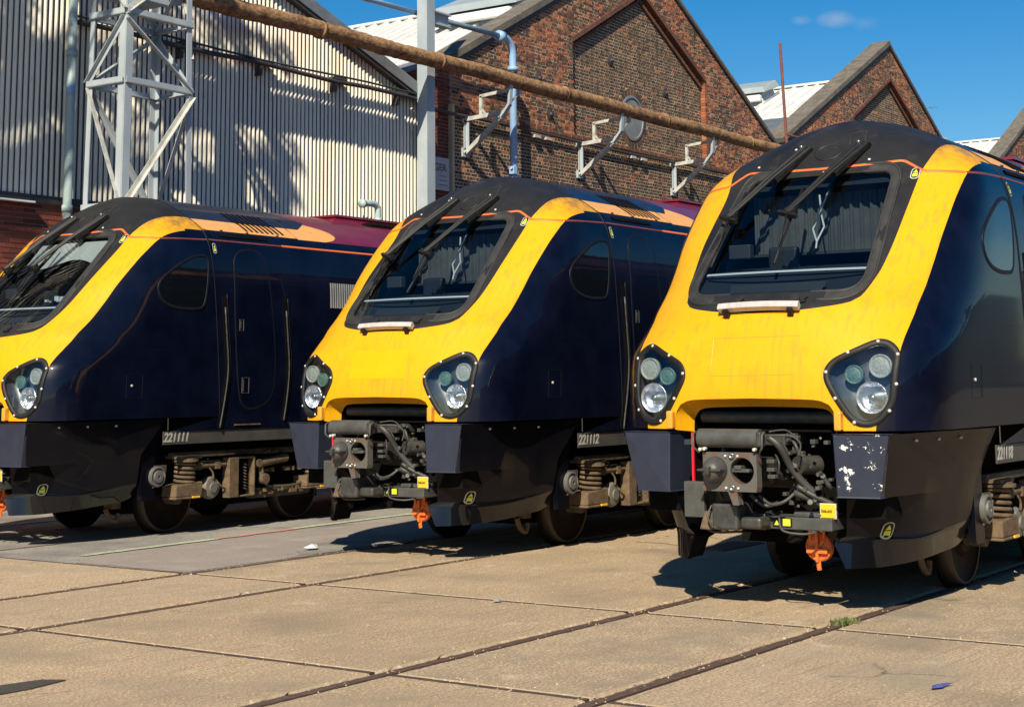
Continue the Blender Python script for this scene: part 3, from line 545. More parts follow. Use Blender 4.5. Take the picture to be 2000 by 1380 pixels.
def diamond_bars(parent):  # thin white bars forming a diamond behind the windscreen
    b = MB(); P = lambda y, z: (1.469+(z-2.849)*.40-.06, y, z)
    pts = dict(bot=P(.0, 2.80), b=P(.0, 2.86), l=P(-.050, 2.97), r=P(.050, 2.985), x=P(.0, 3.12), x2=P(.0, 3.14), tl=P(-.03, 3.27), tr=P(.05, 3.30))
    for a, c in (('bot', 'b'), ('b', 'l'), ('b', 'r'), ('l', 'x'), ('r', 'x'), ('x', 'x2'), ('x2', 'tl'), ('x2', 'tr')): b.bar(pts[a], pts[c], .013, .009, (-1, 0, 0))
    return b.build('white_diamond_bars', M['white_line'], parent, flip=True)

SKR = []
def skirt_m(x, z):
    rows = SKR[0]; x = np.atleast_1d(np.asarray(x, float)); z = np.atleast_1d(np.asarray(z, float)); out = []
    for xx, zz in zip(x, z):
        ms = [np.interp(xx, r[:, 0], r[:, 1]) for r in rows[3:9]]; zs = [np.interp(xx, r[:, 0], r[:, 2]) for r in rows[3:9]]
        out.append(np.interp(-zz, [-q for q in zs], ms))
    return np.array(out)
def front_end(root):
    # flange round the opening, tunnel, roller cover
    A = np.array([p for p in smooth_poly(ARCH[:13], 5, False) if p[1] >= 1.33]); A = np.vstack([[A[0][0], 1.332], A, [A[-1][0], 1.332]])
    c = np.array([0, 1.2]); In = np.stack([A[:, 0]*.90, 1.2+(A[:, 1]-1.2)*.86], 1)
    p0 = SP(A[:, 0], A[:, 1], 0); p1 = p0+[.03, 0, 0]; p1[:, 1] *= .985; p1[:, 2] -= .006
    p2 = np.stack([p0[:, 0]+.16, In[:, 0], In[:, 1]], 1); p3 = np.stack([p0[:, 0]+.175, In[:, 0]*.985, In[:, 1]-.012], 1)
    MB().add(*band_rows([p0, p1, p2, p3], False)).build('opening_flange', M['yellow'], root, True, flip=True)
    p4 = p3+[.02, 0, 0]; p4[:, 1] *= .99; p5 = p4+[.7, 0, 0]; MB().add(*band_rows([p3, p4, p5], False)).build('opening_tunnel', M['void'], root, flip=True)
    MB().tube([(.33, -.55, 1.425), (.33, .60, 1.425)], .048, 16).build('roller_cover', M['grey_dark'], root, True, flip=True, angle=40)
    b = MB(); b.box(.80, .84, -1.0, 1.0, .66, 1.62); b.box(.20, .8, -.98, -.70, .70, 1.30); b.box(.20, .8, .70, .98, .70, 1.30); b.box(.84, 22.8, -.95, .95, .62, 1.33); b.box(.3, .85, -1.12, 1.12, 1.318, 1.333)
    for x in (3.47, 18.3): b.box(x-1.75, x+1.75, -.62, .62, .24, .62)
    b.box(6.3, 15.2, -1.12, 1.12, .26, .62); b.box(.95, 1.15, -.55, .60, .42, .70)
    b.build('underframe_light_block', M['void'], root, flip=True)  # near-black boxes added to block light under the body
    for i, (x0, x1) in enumerate(((6.4, 8.6), (8.75, 11.2), (11.35, 13.0), (13.15, 15.0))):
        for s in (1, -1): MB().box(x0, x1, 1.125*s, 1.26*s, .32+.03*(i % 2), 1.02).build('equipment_case', M['bogie_dark'], root, bevel=.02, flip=True)
    for s in (1, -1):
        MB().box(.035, .10, .672*s, .728*s, 1.335, 1.475).build('tow_handle', M['orange_ish'], root, bevel=.012, flip=True)
        # corner block of the bumper
        o = [(.0, .674), (.02, 1.10), (.05, 1.105), (.45, 1.08), (.45, .69), (.22, .674)]
        lo = [(.004, .690), (.048, 1.0), (.08, 1.003), (.45, 1.0), (.45, .70), (.22, .690)]
        b = MB(); n = 6; vs = [(x, m*s, 1.315) for x, m in o]+[(x, m*s, .857) for x, m in lo]
        b.add(vs, [tuple(range(n)), tuple(range(2*n-1, n-1, -1))]+[(i, (i+1) % n, n+(i+1) % n, n+i) for i in range(n)])
        b.build('bumper_block', M['navy_matt'], root, bevel=.010, flip=True)
        # side skirt and snowplough lip lofted as one panel
        R = [[(.025,1.103,1.312),(.30,1.142,1.314),(.6,1.182,1.316),(1.1,1.238,1.318),(1.5,1.270,1.318),(1.84,1.29,1.318)],
             [(.040,1.05,1.09),(.30,1.09,1.09),(.62,1.135,1.09),(1.12,1.195,1.09),(1.45,1.228,1.09),(1.70,1.245,1.12)],
             [(.055,.99,.862),(.30,1.035,.862),(.65,1.09,.865),(1.15,1.155,.87),(1.4,1.185,.90),(1.56,1.20,.93)],
             [(.15,.705,.857),(.36,.93,.857),(.70,1.080,.86),(1.15,1.153,.865),(1.4,1.183,.895),(1.56,1.198,.925)],
             [(.19,.68,.69),(.40,.89,.67),(.75,1.045,.66),(1.2,1.115,.67),(1.4,1.14,.68),(1.57,1.15,.69)],
             [(.235,.655,.565),(.43,.865,.555),(.80,1.02,.555),(1.2,1.09,.58),(1.4,1.115,.6),(1.57,1.13,.61)],
             [(.20,.585,.535),(.40,.845,.530),(.78,1.025,.535),(1.2,1.09,.56),(1.4,1.11,.57),(1.57,1.12,.58)],
             [(.185,.580,.505),(.39,.835,.500),(.77,1.015,.510),(1.2,1.08,.54),(1.4,1.10,.55),(1.57,1.11,.56)],
             [(.195,.655,.335),(.42,.86,.340),(.80,1.00,.365),(1.2,1.055,.40),(1.4,1.07,.42),(1.54,1.07,.455)],
             [(.26,.64,.330),(.46,.82,.338),(.82,.96,.36),(1.2,1.0,.395),(1.4,1.02,.42),(1.53,1.02,.45)]]
        rows = []
        for r_ in R: q = smooth_poly(r_, 6, False); q[:, 1] *= s; rows.append(q)
        b = MB(); b.add(*band_rows(rows[:6], False)); sk = b.build('side_skirt', M['navy_dusty'], root, True, flip=True, angle=50)
        b = MB(); b.add(*band_rows(rows[5:], False)); b.build('plough_lip', M['gloss_black'], root, True, flip=True, angle=60)
        # inner cheek of the plough: closes the front edge of the skirt
        b = MB(); e = [rows[k][0] for k in (3, 4, 5, 6, 7, 8)]; inn = [(p[0]+.30, (abs(p[1])+.02)*s, p[2]) for p in e]; b.add([tuple(p) for p in e]+[tuple(p) for p in inn], [(i, i+1, 7+i, 6+i) for i in range(5)])
        b.build('plough_cheek', M['navy_dusty'], root, flip=True)
        b = MB(); p = np.array([r_[-1] for r_ in rows]); q = p*[1, .93, 1]+[-.02, 0, 0]; b.add([tuple(x) for x in p]+[tuple(x) for x in q], [(i, i+1, 11+i, 10+i) for i in range(9)]); b.build('skirt_return', M['navy_dusty'], root, flip=True)
        SKR.append(rows) if s == 1 else None
        for x, z in ((.42, 1.262), (.78, 1.262), (1.15, 1.262)):
            MB().lathe((x, (1.137+.115*(x-.3))*s, z), (0, s, 0), [(.011, -.01), (.011, .012), (.001, .015)], 8).build('bolt', M['bolt'], root, flip=True)
        sfk = lambda x, z, h: np.stack([x, (.845+ (x-.38)*.47+(z-.5)*.25+.03+h*2)*s+0*z, z], -1)
        # swing plate with round bush
        b = MB(); P = [(1.62, .42), (1.60, .95), (1.84, 1.30), (1.98, 1.30), (1.80, .95), (1.82, .42)]
        b.prism(P, lambda x, z: (x, 1.10*s, z), lambda x, z: (x, 1.16*s, z)); sp = b.build('swing_plate', M['navy_dusty'], root, flip=True, bevel=.006)
        b = MB(); b.prism([(1.78, .55), (1.96, .60), (1.98, .80), (1.80, .80)], lambda x, z: (x, 1.16*s, z), lambda x, z: (x, 1.175*s, z))
        b.build('bush_plate', M['solebar'], root, flip=True)
        b = MB(); b.lathe((1.83, 1.172*s, .675), (0, s, 0), [(.115, -.01), (.115, .03), (.10, .035), (.095, .02), (.07, .02), (.065, .045), (.02, .048), (.018, .03), (.001, .03)], 28)
        b.build('round_bush', mat_bush, root, True, flip=True, angle=30)
mat_bush = mat('grey_rubber_bush', (.10, .10, .10), .55, col2=(.14, .13, .115), scale=12)

def coupler(root):
    c = empty('coupler', (0, 0, 0), root); q = lambda n, b, m, **k: b.build(n, m, c, flip=True, **k)
    # face plate with a cone and a cup
    b = MB(); n = 40
    def plate_hole(x0, x1, ya, yb, za, zb, cy, cz, r):
        vs = []; per = []
        for k in range(n):
            t = 2*math.pi*k/n; dx, dz = math.cos(t), math.sin(t); sc = min((yb-cy if dx > 0 else cy-ya)/max(abs(dx), 1e-6), (zb-cz if dz > 0 else cz-za)/max(abs(dz), 1e-6)); per.append((cy+dx*sc, cz+dz*sc))
        A = [(x0, y, z) for y, z in per]; B = [(x0, cy+r*math.cos(2*math.pi*k/n), cz+r*math.sin(2*math.pi*k/n)) for k in range(n)]; Cc = [(x1, p[1], p[2]) for p in B]; D = [(x1, y, z) for y, z in per]
        b.add(*band_rows([D, A, B, Cc]))
    plate_hole(-.275, -.19, -.03, .19, .895, 1.18, .071, 1.047, .096)
    b.box(-.275, -.19, -.25, -.03, .895, 1.18)
    b.prism([(-.05, .90), (.02, .90), (.035, .80), (-.01, .80)], lambda y, z: (-.27, y, z), lambda y, z: (-.20, y, z))
    q('coupler_face', b, M['grey_rusty'], bevel=.008)
    b = MB(); b.lathe((-.272, -.145, 1.05), (-1, 0, -.1), [(.100, -.01), (.094, .03), (.072, .085), (.05, .11), (.001, .118)], 28); b.add([(-.285, -.245, 1.03), (-.285, -.05, 1.03), (-.275, -.15, .900)], [(0, 1, 2)]); q('coupler_cone', b, M['grey'], smooth=True)
    b = MB(); b.box(-.40, -.27, -.24, -.05, 1.045, 1.062); b.box(-.43, -.33, -.165, -.125, 1.02, 1.08); q('coupler_hook', b, M['grey_dark'], bevel=.006)
    b = MB(); b.box(-.26, -.10, -.02, .12, 1.035, 1.06); b.box(-.27, -.15, .0, .06, 1.055, 1.085); q('coupler_tongue', b, M['grey'], bevel=.006)
    q('cup_lining', MB().lathe((-.15, .071, 1.047), (-1, 0, 0), [(.001, -.05), (.09, -.05), (.094, .02)], 28), M['void'])
    for z in (1.155, .922):
        o = q('guide_pin', MB().lathe((-.277, -.008, z), (-1, 0, 0), [(.024, 0), (.022, .012), (.012, .014), (.010, .004), (.001, .004)], 16), M['steel'], smooth=True)
        for dy in (-.05, .05): MB().lathe((-.277, -.008+dy, z), (-1, 0, 0), [(.009, 0), (.009, .010), (.001, .012)], 8).build('bolt', M['bolt'], o, flip=True)
    # rounded cover over the face
    b = MB(); b.tube([(-.235, -.288, 1.282), (-.235, .208, 1.282)], .070, 22); b.box(-.235, -.12, -.27, .19, 1.225, 1.325)
    q('coupler_cover', b, M['grey'], smooth=True, angle=35)
    b = MB(); b.box(-.31, -.22, .205, .245, 1.225, 1.33); q('cover_end', b, M['grey_dark'], bevel=.01)
    for y in (-.30, .265): q('cover_stay', MB().tube([(-.28, y, 1.33), (-.325, y, 1.31), (-.33, y, 1.22), (-.31, y*.86, 1.175)], .009, 6), M['grey'], smooth=True)
    for y, z in ((-.22, 1.205), (-.255, 1.20), (.19, 1.205)): q('bolt', MB().lathe((-.30, y, z), (-1, 0, 0), [(.013, -.02), (.013, .012), (.001, .016)], 8), M['bolt'])
    # body of the coupler behind the face
    b = MB(); b.box(-.10, .30, -.16, .10, .95, 1.13); b.tube([(.25, 0, 1.0), (.9, 0, .95)], .10, 14); b.box(.1, .5, -.30, .25, 1.22, 1.30); q('coupler_shank', b, M['grey_dark'], bevel=.01)
    b = MB(); b.box(-.17, .12, -.245, -.03, .605, .80); b.box(-.13, .05, -.03, .14, .62, .70); q('lower_casting', b, M['grey_dark'], bevel=.02)
    b = MB(); b.hexa([(-.15, -.36, .60), (-.15, -.24, .60), (.05, -.24, .60), (.05, -.36, .60), (-.12, -.33, .735), (-.12, -.24, .735), (.05, -.24, .735), (.05, -.33, .735)]); q('lower_bracket', b, M['bogie'], bevel=.01)
    b = MB(); b.box(-.12, -.04, -.50, -.33, .685, .95); q('side_bracket', b, M['grey'], bevel=.006)
    q('red_strip', MB().box(-.02, .0, -.478, -.462, .93, 1.315), M['red'])
    b = MB(); b.box(.0, .03, -.55, -.48, 1.22, 1.26); q('latch', b, M['navy_matt'])
    b = MB(); b.box(.06, .34, .09, .62, .61, .70); b.box(.1, .3, .30, .60, .70, .735); q('tray_beam', b, M['grey'], bevel=.008)
    b = MB(); b.box(.03, .36, -.14, .10, .60, .72); b.tube([(.02, -.14, .66), (.02, .1, .66)], .045, 12); q('dark_beam', b, M['grey_dark'], bevel=.008)
    l1 = q('hazard_plate', MB().box(.052, .058, .150, .305, .630, .692), M['black']); MB().box(.047, .051, .235, .295, .636, .686).build('hazard_mark', M['label_yellow'], l1, flip=True)
    MB().prism([(.165, .64), (.205, .64), (.185, .675)], lambda y, z: (.050, y, z), lambda y, z: (.047, y, z)).build('hazard_mark', M['label_yellow'], l1, flip=True)
    sg = q('maker_plate', MB().box(.10, .108, .512, .640, .697, .808), M['label_grey']); MB().box(.094, .099, .520, .632, .705, .800).build('plate_face', M['sign_yellow'], sg, flip=True)
    text_obj('plate_text', 'Stäubli', .032, M['black'], sg, (.092, -.524, .742), (math.pi/2, 0, -math.pi/2), depth=.0005, offset=.0006)
    # orange blanking cover on its hinge
    oc = MB(); oc.lathe((.30, .408, .47), (-1, .0, .05), [(.105, -.03), (.105, .012), (.094, .022), (.086, .014), (.001, .020)], 30); oc.bar((.262, .325, .445), (.262, .490, .445), .026, .034); oc.bar((.262, .408, .365), (.262, .408, .57), .020, .030); oc.bar((.27, .36, .40), (.27, .455, .52), .010, .02)
    oc.tube([(.285, .404, .38), (.28, .408, .33), (.285, .41, .305)], .018, 8); o = q('orange_cover', oc, M['orange_cast'], smooth=True, angle=35)
    for y0, y1, y2 in ((.345, .338, .36), (.455, .462, .455)): MB().tube([(.285, y0, .52), (.28, y0, .57), (.28, y1, .635)], .013, 8).build('hinge_lug', M['orange_cast'], o, flip=True)
    MB().tube([(.27, .35, .592), (.27, .455, .592)], .011, 8).build('hinge_pin', M['steel'], o, flip=True)
    # hoses and small fittings
    hs_ = [([(-.12, .22, 1.29), (-.10, .30, 1.22), (.0, .33, 1.08), (.06, .40, .96), (.10, .47, .88)], .028), ([(.05, .36, .93), (.08, .48, .86), (.14, .60, .80)], .020), ([(.05, .33, .88), (.12, .45, .83), (.15, .56, .76)], .026),
           ([(-.15, .23, 1.30), (-.05, .36, 1.30), (.0, .42, 1.24), (.0, .40, 1.15)], .007), ([(-.15, .24, 1.33), (-.05, .33, 1.34), (0, .39, 1.28)], .006), ([(-.12, .24, 1.25), (-.08, .30, 1.26), (-.05, .34, 1.18)], .008),
           ([(-.06, .1, .86), (-.08, .2, .80), (-.06, .30, .82), (.0, .36, .88)], .013), ([(.02, .22, .70), (-.02, .26, .61), (.02, .40, .585), (.1, .5, .60)], .009), ([(-.05, .24, 1.16), (-.1, .29, 1.10), (-.08, .27, 1.02)], .008),
           ([(-.14, -.25, .79), (-.20, -.26, .70), (-.17, -.22, .62), (-.10, -.14, .60)], .007), ([(.0, .0, .86), (.02, .1, .78), (.06, .2, .80)], .016), ([(.05, -.42, .60), (.0, -.3, .57), (.05, -.1, .58)], .010), ([(.3, .15, 1.2), (.25, .38, 1.1), (.3, .52, .9)], .02), ([(.25, .2, 1.3), (.2, .3, 1.2), (.25, .3, 1.0), (.22, .2, .85)], .014), ([(.2, -.3, 1.2), (.15, -.36, 1.0), (.2, -.34, .8)], .016)]
    for pth, r in hs_: q('hose', MB().tube(smooth_poly(pth, 5, False), r, 8), M['hose'] if r > .0075 else M['grey'], smooth=True)
    b = MB(); b.tube([(.12, .34, 1.075), (.30, .42, 1.075)], .07, 18); q('air_cylinder', b, M['grey_dark'], smooth=True, angle=40)
    rr = random.Random(3); b = MB(); b2 = MB()
    for k in range(46):
        y = rr.uniform(.18, .52); z = rr.uniform(.74, 1.28); x = rr.uniform(-.02, .4); s_ = rr.uniform(.012, .035)
        if k % 3: b.box(x, x+s_*2, y, y+s_*1.2, z, z+s_)
        else: q('pipe_union', MB().lathe((x, y, z), (-1, rr.uniform(-.4, .4), 0), [(s_*.4, -.02), (s_*.4, .02), (s_*.6, .02), (s_*.6, .035), (.001, .035)], 8), M['steel'])
    q('valve_block', b, M['grey'], bevel=.003)['kind'] = 'stuff'
    b = MB()
    for y, z in ((.215, 1.10), (.215, 1.04), (.22, .99)): b.box(-.14, -.08, y-.01, y+.05, z, z+.028)
    q('electrical_plug', b, M['grey'], bevel=.004)
    return c

def body_side(root):
    # coach body behind the cab
    zz = np.concatenate([np.linspace(1.335, 3.3, 24), np.linspace(3.33, 3.93, 16), [3.95, 3.97, 3.985, 3.995, 4.0]]); w_ = half_w(zz)
    sec = [(-a, z) for a, z in zip(w_, zz)]+[(a, z) for a, z in list(zip(w_, zz))[::-1]]
    sec = [(-1.315, 1.185)]+sec+[(1.315, 1.185)]
    xs = [0, .35, .8, 1.2, 1.5, 1.66, 1.75, 1.85, 1.95, 2.05, 2.15, 2.25, 2.35, 2.45, 2.55, 2.65, 2.75, 2.85, 3, 5, 8, 12, 16, 20.5]
    rows = []
    for k, dx in enumerate(xs):
        rows.append([((float(seam_x(z))+.006+(0 if k else 0)) + dx, m, z) for m, z in sec])
    for r_ in rows[0:1]: r_[0] = (1.87, *r_[0][1:]); r_[-1] = (1.87, *r_[-1][1:])
    vs, fs = band_rows(rows, False); V = np.array(vs); Ms = [0]*len(fs)
    am = np.abs
    def cutx(V, fs, Ms, g, act): return split(V, fs, Ms, g(V), act)
    roof = lambda V: V[:, 2]-3.535
    V, fs, Ms = split(V, fs, Ms, roof(V), lambda m: 1)                              # yellow band on the roof shoulder
    V, fs, Ms = split(V, fs, Ms, V[:, 2]-3.692, lambda m: 2 if m == 1 else m)       # blue crown
    g = V[:, 0]-(4.78-.06*np.clip((3.80-V[:, 2])*50, 0, 6)-np.clip(V[:, 2]-3.82, 0, 1)*2.0); V, fs, Ms = split(V, fs, Ms, g, lambda m: 4 if m == 2 else m)
    E = lambda V: 1-((V[:, 0]-4.30)/.80)**2-((V[:, 2]-3.66)/.15)**2
    V, fs, Ms = split(V, fs, Ms, V[:, 0]-4.30, lambda m: 4 if m == 1 else m)
    V, fs, Ms = split(V, fs, Ms, np.where(V[:, 0] > 4.2, E(V), -1), lambda m: 3 if m == 4 else m)
    b = MB(); b.v = [tuple(p) for p in V]; b.f = fs; b.m = Ms
    b.build('coach_body', [M['navy'], M['yellow_roof'], M['roof_blue'], M['yellow_roof'], M['red_roof']], root, True, flip=True)
    # roof pod, sloped front
    b = MB(); y = .30
    b.hexa([(5.35, -.62, 3.80), (5.35, .62, 3.80), (22.5, .62, 3.80), (22.5, -.62, 3.80), (5.95, -y, 4.02), (5.95, y, 4.02), (22.5, y, 4.02), (22.5, -y, 4.02)])
    pod = b.build('roof_pod', M['red_roof'], root, flip=True, bevel=.01)
    b = MB(); b.box(5.9, 22.5, -.34, .34, 4.02, 4.05); b.build('pod_lid', M['red_roof'], pod, flip=True)
    b = MB(); b.hexa([(6.3, .40, 3.93), (6.3, .50, 3.885), (22, .50, 3.885), (22, .40, 3.93), (6.55, .40, 3.985), (6.55, .50, 3.94), (22, .50, 3.94), (22, .40, 3.985)]); b.build('pod_grille', M['void'], pod, flip=True)
    # louvre slots and drip rail
    for s in (1, -1):
        for i in range(8):
            xa = 3.29+i*.094; P = np.array([(xa+(.03 if z < 3.7 else 0), z) for z in np.linspace(3.575, 3.832, 9)])
            sf = lambda x, z, h: np.stack([x, half_w(z)*s+0*x, z], -1)+np.stack([0*x, 0*x+.65*h*s, .76*h+0*x], -1)
            MB().add(*strip(P, .034, .006, sf)).build('roof_louvre', M['void'], root, flip=True)
        MB().tube([(2.52, 1.152*s, 3.540), (4.2, 1.152*s, 3.540)], .006, 5).build('panel_joint', M['rubber'], root, flip=True)
        MB().tube([(4.22, .0, 4.004), (4.22, .42*s, 3.935), (4.22, .74*s, 3.80), (4.20, .95*s, 3.677), (4.19, 1.15*s, 3.541)], .005, 5).build('panel_joint', M['rubber'], root, flip=True)
        for x in (2.80, 3.25, 3.80): MB().box(x, x+.03, 1.145*s, 1.165*s, 3.53, 3.56).build('roof_clip', M['rubber'], root, flip=True)
        b = MB(); sf = lambda x, z, h: SS(x, z, h)*[1, s, 1]
        b.add(*strip(np.stack([np.linspace(2.74, 3.58, 6), np.full(6, 3.485)], 1), .034, .010, sf)); b.build('air_slot', M['void'], root, flip=True)
    sf = lambda x, z, h: SS(x, z, h)
    for s in (1, -1):
        sf = lambda x, z, h, s=s: SS(x, z, h)*[1, s, 1]
        # side window of the cab
        P = smooth_poly([(1.66,2.80),(1.70,2.69),(1.82,2.62),(2.0,2.59),(2.20,2.59),(2.33,2.61),(2.385,2.70),(2.42,2.90),(2.445,3.10),(2.435,3.175),(2.38,3.20),(2.22,3.18),(2.03,3.10),(1.84,2.99),(1.71,2.89)], 4)
        wn = MB().add(*fill_on(P, .003, sf, 5)).build('side_window', M['dark_glass'], root, True, flip=True)
        MB().add(*band(P, -.006, .028, .008, sf)).build('window_seal', M['seal'], wn, True, flip=True)
        # door
        D = smooth_poly([(2.895,3.10),(2.915,3.20),(2.985,3.28),(3.175,3.325),(3.366,3.285),(3.44,3.18),(3.465,3.05),(3.528,2.642),(3.585,2.2),(3.60,1.89),(3.573,1.616),(3.45,1.48),(3.20,1.42),(3.06,1.47),(3.0,1.60),(2.955,1.889),(2.915,2.3),(2.897,2.7)], 3)
        dr = MB().add(*fill_on(D, .004, sf, 8)).build('cab_door', M['navy'], root, True, flip=True)
        MB().add(*band(D, -.004, .020, .005, sf)).build('door_seal', M['seal'], dr, True, flip=True)
        for (x0, x1, z0, z1) in ((2.965, 3.035, 2.345, 2.478), (3.03, 3.15, 1.60, 1.785)):
            P = np.array([(x0, z0), (x1, z0), (x1, z1), (x0, z1)]); MB().add(*band(P, -.008, .004, .008, sf)).build('door_handle', M['solebar'], dr, flip=True)
            MB().add(*strip(np.array([(x0+.02, z0+.02), (x0+.02, z1-.02)]), .014, .012, sf)).build('handle_lever', M['grey_dark'], dr, flip=True)
        # handrail recesses
        for pts in ([(2.70, 2.775), (2.745, 2.30), (2.785, 1.89), (2.74, 1.5), (2.68, 1.20)], [(3.775, 2.76), (3.82, 2.30), (3.86, 1.89), (3.83, 1.5), (3.79, 1.26)]):
            P = smooth_poly(pts, 5, False); rc = MB().add(*strip(P, .085, .004, sf)).build('handrail_recess', M['void'], root, flip=True)
            b = MB(); Q = sf(P[:, 0]-.014, P[:, 1], .022); b.tube([tuple(p) for p in Q[2:]], .010, 6); b.build('handrail', M['grey_dark'], rc, True, flip=True)
            b = MB(); Q = sf(P[:, 0]+.042, P[:, 1], .006); b.tube([tuple(p) for p in Q], .007, 6); b.build('recess_lip', M['seal'], rc, True, flip=True)
        # vertical panel joint and vent grille
        MB().add(*strip(np.array([(3.62, 3.40), (3.66, 3.2), (3.72, 2.95), (3.78, 2.77)]), .008, .002, sf)).build('panel_joint', M['black'], root, flip=True)
        fr = MB().add(*fill_on(dens([(4.62, 2.655), (5.32, 2.655), (5.32, 3.005), (4.62, 3.005)]), .002, sf, 2)).build('vent_grille', M['void'], root, flip=True)
        for i in range(15): MB().add(*strip(np.array([(4.65+i*.045, 2.67), (4.65+i*.045, 2.99)]), .020, .012, sf)).build('grille_bar', M['grille'], fr, flip=True)
        # small hatch
        P = np.array([(1.20, 1.56), (1.435, 1.56), (1.435, 1.822), (1.20, 1.822)]); ht = MB().add(*band(P, -.003, .004, .003, sf)).build('access_hatch', M['seal'], root, flip=True)
        Q = SS(np.array([1.275]), np.array([1.70]), .004)[0]*[1, s, 1]; MB().lathe(Q, (0, s, 0), [(.013, -.004), (.013, .004), (.001, .006)], 10).build('hatch_lock', M['bolt'], ht, flip=True)
        MB().add(*strip(np.stack([np.linspace(.62, 2.62, 24), np.full(24, 2.135)], 1), .005, .0012, sf)).build('panel_joint', M['navy_dusty'], root, flip=True)
        # solebar with step
        MB().box(1.80, 22.9, 1.285*s, 1.30*s, 1.032, 1.180).build('solebar', M['solebar'], root, flip=True, bevel=.004)
        st = MB(); st.box(2.93, 3.37, 1.30*s, 1.33*s, 1.222, 1.236); st.build('door_step', M['bogie'], root, flip=True)
        MB().add(*strip(np.array([(1.855, 1.195), (1.855, 1.33)]), .008, .004, sf)).build('panel_joint', M['solebar'], root, flip=True)
    warning_label(root, 2.585, 3.315, .030, .062, lambda x, z, h: SS(x, z, h))
    warning_label(root, .830, 3.385, .036, .050, lambda m, z, h: SP(m, z, h))
    skm = lambda x, z, h: np.stack([x, 1.0+(x-.30)*.0+0*z, z], -1)
    # warning label on the skirt: local surface from the loft rows
    def sk(x, z, h): return np.stack([x, skirt_m(x, z)+.004+h, z], -1)
    return sk

